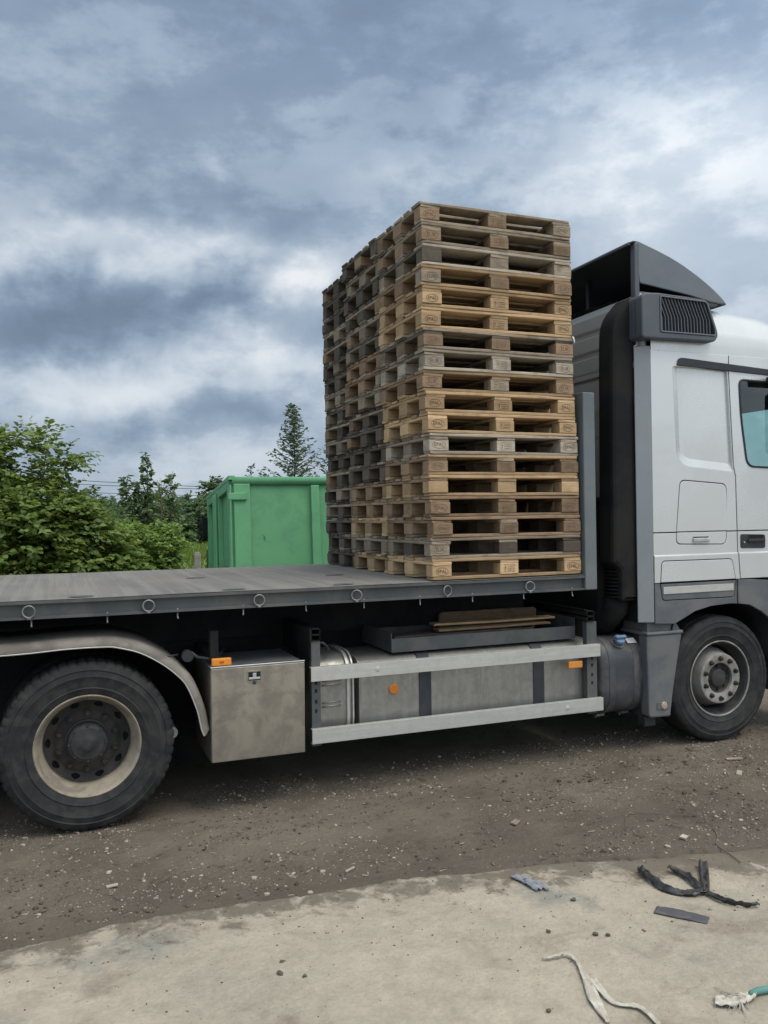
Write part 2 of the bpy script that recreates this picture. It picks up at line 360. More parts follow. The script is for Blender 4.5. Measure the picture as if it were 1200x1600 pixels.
def ground_mat():
    M = bpy.data.materials.new('ground_dirt'); M.use_nodes = True; t = M.node_tree; t.nodes.clear(); q = NG(t)
    P = q.n('ShaderNodeNewGeometry').outputs['Position']
    sp = q.n('ShaderNodeSeparateXYZ'); q.lk(P, sp.inputs[0])
    a = q.mr(q.noise(P, 1.1, 6, .6, .4), .34, .66)
    col = q.mix(a, (.195, .165, .13, 1), (.135, .114, .090, 1))
    b2 = q.mr(q.noise(q.vm('ADD', P, (4, 9, 0)), 3.2, 8, .65, .5), .52, .66)
    col = q.mix(q.m('MULTIPLY', b2, .6), col, (.19, .163, .125, 1))
    b4 = q.mr(q.noise(q.vm('ADD', P, (1, 3, 0)), 6, 8, .7, .5), .56, .68)
    col = q.mix(q.m('MULTIPLY', b4, .85), col, (.08, .066, .052, 1))
    b3 = q.mr(q.noise(P, 75, 4, .7), .60, .72)
    col = q.mix(q.m('MULTIPLY', b3, .6), col, (.27, .24, .195, 1))
    b5 = q.mr(q.noise(P, 38, 4, .7), .60, .72)
    col = q.mix(q.m('MULTIPLY', b5, .6), col, (.07, .058, .046, 1))
    damp = q.mr(q.m('ADD', q.m('MULTIPLY', sp.outputs[1], -.55), q.noise(q.vm('ADD', P, (8, 2, 0)), 1.4, 6, .6)), .82, 1.22)   # damp, darker soil in patches beside the slab
    col = q.mix(q.m('MULTIPLY', damp, .4), col, (.062, .050, .040, 1))
    gm = q.mr(q.m('ADD', sp.outputs[1], q.m('MULTIPLY', q.noise(P, .5, 3), 3)), 7.5, 9.5)
    gc = q.mix(q.mr(q.noise(P, .7, 5), .3, .7), (.11, .19, .04, 1), (.19, .27, .07, 1))
    col = q.mix(gm, col, gc)
    bs_ = q.n('ShaderNodeBsdfPrincipled'); q.val(bs_.inputs['Base Color'], col); q.val(bs_.inputs['Roughness'], q.m('ADD', .78, q.m('MULTIPLY', a, .15))); bs_.inputs['Specular IOR Level'].default_value = .2
    bn = q.n('ShaderNodeBump'); bn.inputs['Distance'].default_value = .022; bn.inputs['Strength'].default_value = 1
    q.lk(q.m('ADD', q.noise(P, 28, 8, .7), q.m('MULTIPLY', q.noise(P, 130, 3, .6), .35)), bn.inputs['Height']); q.lk(bn.outputs[0], bs_.inputs['Normal'])
    o = q.n('ShaderNodeOutputMaterial'); q.lk(bs_.outputs[0], o.inputs[0]); return M
tag(obj('ground', mb, ground_mat(), smooth=True), 'brown gravelly dirt yard under the truck', None, kind='structure')

def slab_z(x, y, e):
    return .012 + .006 * mnoise.noise((x * .8, y * .8, 2)) + .003 * mnoise.noise((x * 5, y * 5, 8)) - .022 * sstep(.05, 0, e - y) * (1 if x < .3 else 1)
mb = MB(); rows = []
xs = axis(-30, 30, -3.6, 2.2, .02, 2); ts = [0, .008, .02, .04, .06, .09, .13, .18, .24, .31, .4, .5, .62, .76, .92, 1.1, 1.35, 1.7, 2.2, 3, 4.5, 7, 12]
for t in [-1] + ts:
    row = []
    for x in xs:
        e = slab_edge(x)
        if t < 0: row.append((x, e + .004, -.09))
        else:
            y = e - t; row.append((x, y, slab_z(x, y, e) if t > 0 else -.012))
    rows.append(row)
mb.grid(rows)
def concrete_mat():
    M = bpy.data.materials.new('concrete'); M.use_nodes = True; t = M.node_tree; t.nodes.clear(); q = NG(t)
    P = q.n('ShaderNodeNewGeometry').outputs['Position']
    a = q.mr(q.noise(P, .8, 6, .6, .5), .32, .68)
    col = q.mix(a, (.40, .350, .272, 1), (.335, .30, .238, 1))
    s = q.mr(q.noise(q.vm('ADD', P, (2, 5, 0)), 2.1, 8, .62, .6), .52, .70)
    col = q.mix(q.m('MULTIPLY', s, .8), col, (.225, .19, .145, 1))
    s2 = q.mr(q.noise(q.vm('ADD', P, (7, 1, 0)), 1.3, 7, .6, .6), .58, .70)
    col = q.mix(q.m('MULTIPLY', s2, .75), col, (.215, .22, .195, 1))
    s3 = q.mr(q.noise(P, 26, 6, .7, .3), .64, .74)
    col = q.mix(q.m('MULTIPLY', s3, .7), col, (.17, .14, .105, 1))
    mt = q.noise(q.vm('ADD', P, (5, 8, 0)), 9, 8, .72, .3); col = q.vm('SCALE', col, q.m('ADD', .62, q.m('MULTIPLY', mt, .76)))
    mt2 = q.noise(P, 55, 6, .75, .2); col = q.vm('SCALE', col, q.m('ADD', .72, q.m('MULTIPLY', mt2, .56)))
    # rusty-brown trodden stains and dirt strewn in from the yard, thickest towards the right
    sp = q.n('ShaderNodeSeparateXYZ'); q.lk(P, sp.inputs[0])
    near = q.mr(q.m('ADD', sp.outputs[1], q.m('MULTIPLY', sp.outputs[0], .42)), -1.75, -1.05)
    s4 = q.mr(q.m('ADD', q.noise(q.vm('ADD', P, (3, 3, 0)), 2.6, 8, .66, .5), q.m('MULTIPLY', near, .30)), .60, .80)
    col = q.mix(q.m('MULTIPLY', s4, .7), col, (.16, .135, .10, 1))
    ed = q.n('ShaderNodeAttribute'); ed.attribute_name = 'edge'
    rag = q.m('ADD', q.noise(q.vm('ADD', P, (6, 2, 0)), 7, 8, .7, .4), q.m('ADD', q.mr(ed.outputs['Fac'], 0, .55, .30, 0), q.m('MULTIPLY', q.mr(sp.outputs[0], -.4, .9, 0, 1), q.mr(ed.outputs['Fac'], 0, .6, .16, 0))))
    col = q.mix(q.m('MULTIPLY', q.mr(rag, .64, .82), .85), col, (.13, .107, .082, 1))     # soil trodden over the slab's edge
    v = q.n('ShaderNodeTexVoronoi'); v.feature = 'DISTANCE_TO_EDGE'; q.val(v.inputs['Vector'], q.vm('ADD', P, q.vm('SCALE', q.noise(P, 2.5, 5, out='Color'), .5))); v.inputs['Scale'].default_value = .55
    ck = q.m('MULTIPLY', q.mr(v.outputs['Distance'], .0, .004, 1, 0), q.mr(q.noise(P, 1.1, 2), .5, .6))
    col = q.mix(q.m('MULTIPLY', ck, .6), col, (.14, .12, .095, 1))
    sc = q.mr(q.noise(q.vm('MULTIPLY', P, (9, 70, 1)), 1, 4, .6, 1.2), .66, .74)
    col = q.mix(q.m('MULTIPLY', sc, .35), col, (.5, .45, .36, 1))
    b = q.n('ShaderNodeBsdfPrincipled'); q.val(b.inputs['Base Color'], col); b.inputs['Roughness'].default_value = .82; b.inputs['Specular IOR Level'].default_value = .25
    bn = q.n('ShaderNodeBump'); bn.inputs['Distance'].default_value = .009; bn.inputs['Strength'].default_value = 1
    q.lk(q.m('ADD', q.noise(P, 45, 8, .7), q.m('MULTIPLY', q.noise(P, 6, 5, .6), .8)), bn.inputs['Height']); q.lk(bn.outputs[0], b.inputs['Normal'])
    o = q.n('ShaderNodeOutputMaterial'); q.lk(b.outputs[0], o.inputs[0]); return M
slab_o = obj('concrete_pavement', mb, concrete_mat(), smooth=True)
at_ = slab_o.data.attributes.new('edge', 'FLOAT', 'POINT'); at_.data.foreach_set('value', [max(0., t) for t in [-1] + ts for x in xs])
tag(slab_o, 'worn beige concrete slab in the foreground', None, kind='structure')

# gravel: stones strewn over the dirt (stuff)
ICO = None
def ico():
    b = bmesh.new(); bmesh.ops.create_icosphere(b, subdivisions=1, radius=1); v = np.array([x.co for x in b.verts]); f = [[y.index for y in x.verts] for x in b.faces]; b.free(); return v, np.array(f)
IV, IF = ico()
def stones(name, spots, m):
    n = len(spots); V = np.empty((n, len(IV), 3)); Fs = np.empty((n, len(IF), 3), int)
    for i, (x, y, z, s) in enumerate(spots):
        k = IV * (1 + .28 * rng.standard_normal((len(IV), 1)) * .7)
        sc = s * np.array([1, rng.uniform(.55, 1), rng.uniform(.35, .75)])
        a = rng.uniform(0, 6.28); c, sn = math.cos(a), math.sin(a); k = k * sc; k = np.stack([k[:, 0] * c - k[:, 1] * sn, k[:, 0] * sn + k[:, 1] * c, k[:, 2]], 1)
        V[i] = k + (x, y, z + s * .12); Fs[i] = IF + i * len(IV)
    me = bpy.data.meshes.new(name); me.from_pydata(V.reshape(-1, 3).tolist(), [], Fs.reshape(-1, 3).tolist())
    return link(name, me, m)
M_STONE = mat('gravel_stone', (.28, .25, .205), (.20, .178, .148), rough=.85, scale=30, island=.65, spec=.2)
M_CLOD = mat('dirt_clod', (.12, .098, .076), (.08, .066, .052), rough=.95, scale=30, island=.4, spec=.1)
sp1, sp2 = [], []
while len(sp1) < 19000:
    x = rng.uniform(-4, 5); y = rng.uniform(-2.1, .6)
    if y < slab_edge(x) + .01: continue
    d = mnoise.noise((x * 1.1, y * 1.6, 11)) + .5 * mnoise.noise((x * 3.5, y * 3.5, 2)) + .35 * sstep(-1.3, -.2, y)
    if x > .4 and y < -.4: d += .25
    if rng.uniform() > .12 + .75 * sstep(-.05, .55, d): continue
    s = min(.0021 * math.exp(abs(rng.normal()) * .70), .017); sp1.append((x, y, gz(x, y), s))
while len(sp2) < 4200:
    x = rng.uniform(-4, 5); y = rng.uniform(-2.1, .4)
    if y < slab_edge(x) + .005 or mnoise.noise((x * 1.7, y * 2.1, 31)) < -.02: continue
    s = min(.004 * math.exp(abs(rng.normal()) * .6), .022); sp2.append((x, y, gz(x, y), s))
for i in range(2600):      # fine grit on the slab
    x = rng.uniform(-3.4, 1.4); y = slab_edge(x) - abs(rng.normal()) * .8
    if mnoise.noise((x * 1.5, y * 1.5, 77)) < -.1: continue
    sp2.append((x, y, slab_z(x, y, 99), rng.uniform(.0008, .0026)))
for i in range(420):       # crumbs carried onto the slab
    x = rng.uniform(-3, 1.6); t = abs(rng.normal()) * .5; y = slab_edge(x) - .05 - t
    sp2.append((x, y, slab_z(x, y, 99), rng.uniform(.0015, .006)))
tag(stones('gravel', sp1, M_STONE), 'pale gravel strewn over the dirt yard', 'gravel', kind='stuff')
tag(stones('dirt_clods', sp2, M_CLOD), 'dark crumbs of soil on the yard', 'soil', kind='stuff')
M_CHIP = mat('wood_chip', (.36, .29, .20), (.24, .19, .13), rough=.85, scale=20, island=.45)
mb = MB()
for i in range(260):
    x = rng.uniform(-3.6, 3.6); y = rng.uniform(-2.4, .2); on = y < slab_edge(x)
    if on and rng.uniform() > .25: continue
    z = (slab_z(x, y, 99) if on else gz(x, y)) + .003; L = rng.uniform(.005, .022); w = rng.uniform(.0015, .005); a = rng.uniform(0, 6.28); c, s_ = math.cos(a), math.sin(a); tl = rng.uniform(-.15, .25)
    pts = [(-L, -w, 0), (L, -w * .5, L * tl), (L * .9, w, L * tl), (-L, w, 0)]
    top = [(x + p[0] * c - p[1] * s_, y + p[0] * s_ + p[1] * c, z + p[2] + .003) for p in pts]; bot = [(p[0], p[1], p[2] - .003) for p in top]
    mb.add(top + bot, [(0, 1, 2, 3), (7, 6, 5, 4), (0, 4, 5, 1), (1, 5, 6, 2), (2, 6, 7, 3), (3, 7, 4, 0)])
tag(obj('wood_splinters', mb, M_CHIP), 'small wood splinters and straw littering the ground', 'litter', kind='stuff')

# ------------------------------------------------------------------ truck
T = empty('flatbed_truck', (0, 0, 0))
tag(T, 'silver flatbed truck with grey steel bed carrying the stacked pallets', 'truck')

# --- wheels
TR = .497
def tyre_prof(w=.30, R=TR, ri=.285):
    return [(ri, .03), (ri + .012, .012), (ri + .03, .004), (ri + .05, -.004), (ri + .056, -.008), (ri + .062, -.004), (ri + .085, -.008), (ri + .12, -.010), (ri + .124, -.0125), (ri + .130, -.010),
            (R - .055, -.006), (R - .05, -.010), (R - .042, -.006), (R - .022, .002), (R - .010, .010), (R - .002, .022), (R, .035), (R, .075), (R - .012, .079), (R - .012, .087), (R, .091), (R, w * .5 - .006), (R - .012, w * .5), (R, w * .5 + .006), (R, w - .035), (R - .022, w - .005), (ri + .1, w + .008), (ri + .03, w - .004), (ri, w - .03)]
def tyre(name, cx, y0, parent, ribs):
    pr_ = tyre_prof(); i0 = 12
    def md(i, k, r):
        if 13 <= i <= 24 and k % 4 == 0: return r - (.008 if ribs else .003)
        return r
    o = obj(name, MB().lathe(pr_, (cx, y0, TR), n=224, rad_mod=md, closed=True), M_TYRE, parent, angle=35)
    return o
def nuts(parent, cx, y, n, r, size, h, m=M_NUT, a0=.0):
    me = None
    for k in range(n):
        t = 2 * math.pi * k / n + a0
        if me is None:
            b = MB(); b.lathe([(size * 1.35, 0), (size * 1.35, -h * .2), (size, -h * .22), (size, -h), (size * .55, -h), (size * .5, -h * 1.35), (0.0005, -h * 1.38)], (0, 0, 0), n=6)
            me = b.mesh('nut'); me.materials.append(m)
        o = link('nut', me, m, parent); o.location = (cx + r * math.cos(t), y, TR + r * math.sin(t)); o.rotation_euler[1] = -t
def rear_wheel(cx, y0, detailed=True):
    w = empty('wheel', (0, 0, 0), parent=T)
    tyre('tyre', cx, y0, w, True)
    prof = [(.288, .030), (.297, .018), (.300, .010), (.296, .007), (.290, .012), (.281, .035), (.275, .06), (.258, .085), (.252, .13), (.250, .165)]
    obj('rim', MB().lathe(prof, (cx, y0, TR), n=72), M_RIMC, w, angle=40, solid=.004)
    pd = [(.252, .166)] + [(.243 - .0035 * j, .171 + .0007 * j) for j in range(13)] + [(.192, .178), (.18, .170), (.172, .166), (.12, .166), (.105, .168), (.06, .17)]
    def skip(i, k):
        r = .243 - .0035 * (i - .5); a = ((k + .5 + 10) % 20 - 10) / 200 * 2 * math.pi * r
        return ((r - .222) / .0165) ** 2 + (a / .026) ** 2 < 1
    obj('disc', MB().lathe(pd, (cx, y0, TR), n=200, skip=skip), M_DISC, w, angle=40)
    obj('brake_drum', MB().lathe([(.245, .28), (.245, .20), (.0, .20)], (cx, y0, TR), n=32), M_BLACK, w)
    obj('hub', MB().lathe([(.128, .168), (.128, .150), (.118, .146), (.115, .085), (.108, .076), (.098, .073), (.092, .066), (.05, .062), (.045, .058), (.022, .056), (.0005, .056)], (cx, y0, TR), n=40), M_HUB, w, angle=35)
    nuts(w, cx, y0 + .166, 10, .1675, .0165, .036, a0=.3)
    nuts(w, cx, y0 + .078, 8, .103, .008, .010, M_HUB)
    return w
def front_wheel(cx, y0):
    w = empty('wheel', (0, 0, 0), parent=T)
    tyre('tyre', cx, y0, w, False)
    prof = [(.288, .030), (.296, .018), (.298, .010), (.294, .007), (.289, .012), (.280, .035), (.275, .055), (.262, .075), (.258, .13), (.262, .19), (.262, .24)]
    obj('flange', MB().lathe([(.291, .016), (.299, .010), (.300, .004), (.294, .003), (.288, .010)], (cx, y0, TR), n=72), M_RIMS, w, angle=40, solid=.003)
    obj('rim', MB().lathe(prof, (cx, y0, TR), n=72), M_HUB, w, angle=40, solid=.004)
    pd = [(.262, .200), (.252, .180)] + [(.2505 - .0014 * j, .178 - .0045 * j) for j in range(14)] + [(.222, .085), (.210, .052), (.203, .03), (.200, .012), (.196, .004), (.188, .002), (.178, .003), (.128, .004), (.122, .006), (.119, .03)]
    def skip(i, k):
        yy = .178 - .0045 * (i - 1.5); a = ((k + .5 + 10) % 20 - 10) / 200 * 2 * math.pi * .24
        return ((yy - .148) / .024) ** 2 + (a / .027) ** 2 < 1
    obj('disc', MB().lathe(pd, (cx, y0, TR), n=200, skip=skip), M_RIMS, w, angle=38)
    obj('brake_disc', MB().lathe([(.20, .30), (.20, .22), (.0, .22)], (cx, y0, TR), n=32), M_BLACK, w)
    obj('hub', MB().lathe([(.121, .035), (.112, .04), (.105, .045), (.085, .045), (.075, .036), (.07, .020), (.055, .012), (.0005, .010)], (cx, y0, TR), n=36), M_HUB, w, angle=35)
    nuts(w, cx, y0 + .003, 10, .1585, .0155, .022, a0=.31)
    nuts(w, cx, y0 + .044, 8, .094, .009, .016, M_HUB)
    return w
rear_wheel(-2.222, .018)
front_wheel(2.515, .018)
for (cx, y0) in ((-3.58, .018), (-3.58, .355), (-3.58, 1.77), (-3.58, 2.11), (-2.222, .355), (-2.222, 1.77), (-2.222, 2.11), (2.515, 2.11)):
    w = empty('wheel', parent=T); obj('tyre', MB().lathe(tyre_prof(), (cx, y0, TR), n=64, closed=True), M_TYRE, w, angle=35)
    obj('rim', MB().lathe([(.288, .03), (.28, .05), (.26, .09), (.25, .16), (.0, .16)], (cx, y0, TR), n=40), M_DISC, w, angle=40)

# --- chassis
ch = obj('chassis_frame', MB().box(-5.2, 3.5, .72, .80, .72, .98).box(-5.2, 3.5, 1.64, 1.72, .72, .98), M_BLACK, T)
for x in (-4.6, -3.4, -2.9, -1.5, -.6, .4, 1.3, 2.0): obj('cross_member', MB().box(x - .05, x + .05, .80, 1.64, .76, .94), M_BLACK, ch)
obj('drive_axle', MB().tube([(-2.222, .3, TR), (-2.222, .8, TR), (-2.222, 1.0, TR), (-2.222, 1.22, TR), (-2.222, 1.45, TR), (-2.222, 1.65, TR), (-2.222, 2.15, TR)], [.07, .075, .1, .2, .1, .075, .07], 16), M_BLACK, ch, smooth=True)
obj('steering_axle', MB().box(2.43, 2.6, .35, 2.1, .36, .50), M_BLACK, ch)
obj('air_spring', MB().lathe([(.0005, .0), (.13, .0), (.14, .1), (.13, .2), (.0005, .22)], (-1.88, .6, .5), axis='z', n=24), M_BLACK, ch, smooth=True)
obj('subframe', MB().box(-5.2, 1.12, .68, .80, .985, 1.235).box(-5.2, 1.12, 1.64, 1.76, .985, 1.235), M_BLACK, ch)
obj('gearbox', MB().box(-.9, 1.7, .95, 1.5, .40, .85), M_BLACK, ch, bevel=.05)
obj('drive_shaft', MB().tube([(-2.2, 1.22, .52), (-.9, 1.22, .6)], .06, 12), M_BLACK, ch)
obj('spare_tank', MB().box(-.6, 1.5, 1.8, 2.42, .36, .9), M_BLACK, ch, bevel=.06)
obj('occluder_tank', MB().lathe([(.0005, 0), (.12, .01), (.14, .04), (.14, .76), (.12, .79), (.0005, .80)], (-1.72, .98, .62), axis='x', n=20), M_BLACK, ch, smooth=True)  # both tanks added as occluders, keeping bright ground out of view
obj('occluder_tank', MB().lathe([(.0005, 0), (.12, .01), (.14, .04), (.14, .76), (.12, .79), (.0005, .80)], (-1.72, 1.36, .62), axis='x', n=20), M_BLACK, ch, smooth=True)
obj('occluder_box', MB().box(-1.98, -1.52, 1.85, 2.40, .30, 1.0), M_BLACK, ch, bevel=.02)  # box added on the unseen side to screen off bright ground
obj('engine', MB().box(1.9, 3.65, .78, 1.66, .32, 1.05), M_BLACK, ch, bevel=.05)
obj('bumper', MB().box(3.35, 3.72, .02, 2.42, .26, .86), M_GREYPL, ch, bevel=.05)
obj('occluder_arch', MB().box(1.95, 3.1, 1.75, 2.08, .25, 1.1), M_BLACK, ch)  # block added on the unseen side as an occluder for bright ground
obj('battery_carrier', MB().box(-1.5, -.75, 1.8, 2.40, .36, .9), M_BLACK, ch, bevel=.02)
obj('shade_panel', MB().box(-1.95, -.95, .690, .700, .14, .98), M_BLACK, ch)  # dark panels added under the truck to hide the lit ground beyond
obj('shade_panel', MB().box(-5.2, -2.45, .690, .700, .14, .98), M_BLACK, ch)
obj('shade_panel', MB().box(2.3, 3.66, .740, .750, .12, 1.05), M_BLACK, ch)
hose = MB().tube([(-1.62, .05, 1.0), (-1.58, .06, .965), (-1.5, .07, .945), (-1.44, .12, .95), (-1.38, .25, .98)], .011, 8)
hose.tube([(-1.90, .08, .995), (-1.84, .03, 1.005), (-1.76, .02, .99), (-1.70, .03, .995)], .006, 6)
obj('brake_hose', hose, M_BLACKPL, ch, smooth=True)
obj('junction_box', MB().lathe([(.0005, 0), (.035, .0), (.035, .05), (.0005, .05)], (-1.645, .0, .985), n=16), M_BLACKPL, ch)
obj('bracket', MB().box(-1.50, -1.45, .05, .12, .95, 1.12).box(-1.50, -1.42, .12, .7, .93, .97), M_BLACK, ch)
obj('brake_cylinder', MB().lathe([(.0005, 0), (.035, 0), (.035, .16), (.0005, .16)], (-1.74, .04, .52), n=16, axis='y'), M_STEEL, ch, angle=40)

# --- flatbed
bed = empty('flatbed', parent=T)
BT, BB = 1.3755, 1.262
def deck_mat():
    M = mat('deck_steel', (.165, .155, .14), (.128, .12, .108), rough=.7, metal=.0, scale=1.1, dirt=(.20, .185, .16), dirt_amt=.6, dirt_scale=1.4, thr=(.35, .65))
    t = M.node_tree; q = NG(t); b = [n for n in t.nodes if n.type == 'BSDF_PRINCIPLED'][0]
    P = q.n('ShaderNodeNewGeometry').outputs['Position']
    old = b.inputs['Base Color'].links[0].from_socket
    st = q.mr(q.noise(q.vm('MULTIPLY', P, (1, .03, 1)), 17, 3, .6), .40, .62)      # tread rows worn bright or packed with dirt
    col = q.mix(q.m('MULTIPLY', st, .45), old, (.24, .226, .20, 1)); q.lk(col, b.inputs['Base Color'])
    # raised lozenge tread
    s = q.n('ShaderNodeSeparateXYZ'); q.lk(P, s.inputs[0])
    w1 = q.m('SINE', q.m('MULTIPLY', s.outputs[0], 2 * math.pi / .05)); w2 = q.m('SINE', q.m('MULTIPLY', s.outputs[1], 2 * math.pi / .05))
    h = q.mr(q.m('MULTIPLY', w1, w2), .35, .7)
    bn = q.n('ShaderNodeBump'); bn.inputs['Distance'].default_value = .003; bn.inputs['Strength'].default_value = 1
    q.lk(q.m('ADD', h, q.m('MULTIPLY', st, .8)), bn.inputs['Height']); q.lk(bn.outputs[0], b.inputs['Normal'])
    return M
mb = MB(); rows = []
for y in np.linspace(-.03, 2.47, 14):
    rows.append([(x, y, BT - .002 + .003 * mnoise.noise((x * 1.6, y * 2, 5)) - (.003 if y < 0 else 0)) for x in np.linspace(-5.6, 1.215, 120)])
mb.grid(rows)
deck = obj('deck', mb, deck_mat(), bed, smooth=True); 
obj('deck_underside', MB().box(-5.6, 1.215, .0, 2.44, BT - .03, BT - .012), M_BLACK, bed)
# side rail: C-section with lips
prof = [(-.030, BT - .008), (-.030, BT - .026), (.0, BT - .030), (.0, BB + .016), (-.030, BB + .012), (-.030, BB), (.012, BB), (.012, BT - .008)]
mbr = MB(); xs_ = list(np.linspace(-5.6, 1.212, 60))
rows = [[(x, p[0] + .004 * mnoise.noise((x * 1.3, 0, 3)), p[1] + .0025 * mnoise.noise((x * 1.7, 4, 3))) for p in prof + prof[:1]] for x in xs_]
mbr.grid(rows); obj('side_rail', mbr, M_RAILP, bed)
obj('side_rail', MB().extr([(2.47 - p[0] - .03, p[1]) for p in prof], -5.6, 1.212), M_RAILP, bed)
for x in np.arange(-5.4, 1.2, .4): obj('cross_beam', MB().box(x - .03, x + .03, .02, 2.42, BB + .02, BT - .032), M_BLACK, bed)
me_ring = None
for i, x in enumerate([-3.85, -3.19, -2.533, -1.876, -1.207, -.561, .098, .749]):
    if me_ring is None:
        b = MB(); b.tube([(.033 * math.cos(t), 0, .033 * math.sin(t)) for t in np.linspace(0, 2 * math.pi, 29)[:-1]], .0055, 8, closed=True)
        b.box(-.012, .012, -.004, .02, -.046, -.034)
        me_ring = b.mesh('lashing_ring', smooth=True)
    o = link('lashing_ring', me_ring, M_STEEL, bed); o.location = (x, -.034, 1.307); o.rotation_euler = (rad(random.uniform(-8, 4)), 0, rad(random.uniform(-18, 18)))
me_hook = None
for i, x in enumerate([-3.33, -2.92, -2.52, -2.109, -1.705, -1.304, -.9, -.504, -.1, .298, .706, 1.113]):
    if me_hook is None:
        b = MB(); b.tube([(0, .0, .02), (0, 0, -.026), (0, -.004, -.038), (0, -.010, -.042)], .005, 8); me_hook = b.mesh('rope_hook', smooth=True)
    o = link('rope_hook', me_hook, M_STEEL, bed); o.location = (x, -.012, BB); o.rotation_euler[2] = rad(random.uniform(-20, 20))
hb = empty('headboard', parent=T)
for y0, nm in ((-.032, 0), (2.36, 1)):
    obj('post', MB().box(1.219, 1.322, y0, y0 + .11, BB - .002, 2.712), M_POST, hb, bevel=.008)
obj('panel', MB().box(1.245, 1.285, .08, 2.36, 1.377, 1.90), M_POST, hb)
obj('top_rail', MB().box(1.235, 1.305, .079, 2.36, 1.90, 1.96), M_POST, hb, bevel=.006)
for i, (x, y) in enumerate([(-2.25, .02), (-1.35, .03), (-.62, .035), (-.4, .9), (-1.4, 1.2)]):     # dark repair patches and lashing slots at the deck edge
    o = obj('deck_slot', MB().lathe([(.0005, .001), (.07, .001), (.075, -.002)], (0, 0, 0), n=18, axis='z'), M_RAILP, bed); o.location = (x, y + .02, BT + .0035); o.scale = (1, .35, 1)

# --- mudguard over the rear wheel
low = [(-4.6, .50), (-4.55, .8), (-4.4, .98), (-4.15, 1.06), (-3.6, 1.07), (-2.684, 1.067), (-2.335, 1.080), (-2.12, 1.078), (-2.043, 1.066), (-1.93, 1.03), (-1.813, .962), (-1.72, .885), (-1.656, .806), (-1.597, .656), (-1.572, .54), (-1.555, .495)]
def smooth_path(pts, n=6):
    out = []
    P = [Vector(p) for p in pts]
    for i in range(len(P) - 1):
        p0 = P[max(i - 1, 0)]; p1 = P[i]; p2 = P[i + 1]; p3 = P[min(i + 2, len(P) - 1)]
        for k in range(n):
            t = k / n; out.append(.5 * ((2 * p1) + (-p0 + p2) * t + (2 * p0 - 5 * p1 + 4 * p2 - p3) * t * t + (-p0 + 3 * p1 - 3 * p2 + p3) * t ** 3))
    out.append(P[-1]); return out
path = smooth_path(low)
sec = [(-.02, 0.), (-.022, .006), (-.018, .022), (-.004, .040), (.02, .050), (.07, .055), (.3, .057), (.62, .055)]
rows = []
for i, p in enumerate(path):
    d = (path[min(i + 1, len(path) - 1)] - path[max(i - 1, 0)]).normalized(); nrm = Vector((-d.y, d.x))
    taper = 1 if i < len(path) - 4 else (len(path) - i) / 4
    rows.append([(p.x + nrm.x * h * (.25 + .75 * taper), y, p.y + nrm.y * h * (.25 + .75 * taper)) for (y, h) in sec])
fen = obj('mudguard', MB().grid(rows), M_FENDER, T, smooth=True, solid=.006)
obj('edge_bead', MB().tube([(p.x, -.021, p.y) for p in path], .005, 6), M_ALU, fen, smooth=True)

# --- tool box
tb = obj('tool_box', MB().box(-1.514, -.926, -.012, .56, .322, .895), M_INOX, T, bevel=.006)
plate('lid', rpoly([(-1.512, .326), (-.922, .326), (-.918, .900), (-1.512, .900)], .008), -.031, .017, M_INOX, tb, bevel=.004)
obj('lid_edge', MB().box(-1.516, -.916, -.030, .0, .9015, .912), M_CHROME, tb, bevel=.003)
obj('top_plate', MB().box(-1.51, -.925, .002, .555, .897, .903), M_GREYPL, tb)
lt = plate('latch', rpoly([(-1.292, .872), (-1.196, .872), (-1.196, .806), (-1.244, .785), (-1.292, .806)], .008), -.0345, .003, M_INOX, tb, bevel=.001)
obj('latch_recess', MB().box(-1.282, -1.206, -.0365, -.0348, .812, .864), M_LINER, tb)
obj('latch_paddle', MB().box(-1.28, -1.208, -.041, -.037, .818, .832).box(-1.256, -1.232, -.041, -.037, .832, .858), M_CHROME, tb, bevel=.002)
obj('lock', MB().lathe([(.0005, -.006), (.010, -.006), (.012, 0), (.012, .004)], (-1.244, -.037, .797), n=16), M_HUB, tb)
mk = obj('side_marker', MB().box(-1.506, -1.384, -.028, .002, .9135, .962), M_AMBER, T, bevel=.008)
obj('reflector_square', MB().box(-1.458, -1.432, -.0305, -.0275, .932, .944), mat('amber_dark', (.45, .12, .01), rough=.3), mk)

# --- side guard rails
sg = empty('side_guard', parent=T)
def chan(x0, x1, z0, z1, nm):
    b = MB().extr([(-.030, z0), (-.030, z1), (.008, z1), (.008, z1 - .004), (-.026, z1 - .004), (-.026, z0 + .004), (.008, z0 + .004), (.008, z0)], x0, x1)
    obj(nm, b, M_ALU, sg, bevel=.0015)
chan(-.876, 1.341, .768, .858, 'rail'); chan(-.873, 1.361, .368, .462, 'rail')
for x, z in ((-.42, .815), (1.05, .414)):
    obj('dent', MB().lathe([(.0005, -.0025), (.012, -.002), (.02, .0)], (x, -.0305, z), n=14), M_ALU, sg, smooth=True)
for x0, x1 in ((-.862, -.802), (1.25, 1.336)):
    obj('post', MB().box(x0, x1, .009, .022, .345, 1.02).box(x0, x0 + .008, .022, .06, .345, 1.02).box(x1 - .008, x1, .022, .06, .345, 1.02), M_RAILP, sg)
    for z in (1.022, 1.062):
        o_ = MB(); t_ = .004
        w0, w1, h0, h1 = x0, min(x1, x0 + .062), z, z + .038
        o_.box(w0, w1, .0, .74, h0, h0 + t_).box(w0, w1, .0, .74, h1 - t_, h1).box(w0, w0 + t_, .0, .74, h0, h1).box(w1 - t_, w1, .0, .74, h0, h1)
        obj('bracket_tube', o_, M_BLACK, sg)
    for z in (.56, .62, .69, .74):
        obj('slot', MB().box((x0 + x1) / 2 - .008, (x0 + x1) / 2 + .006, .006, .0085, z, z + .022), M_LINER, sg)
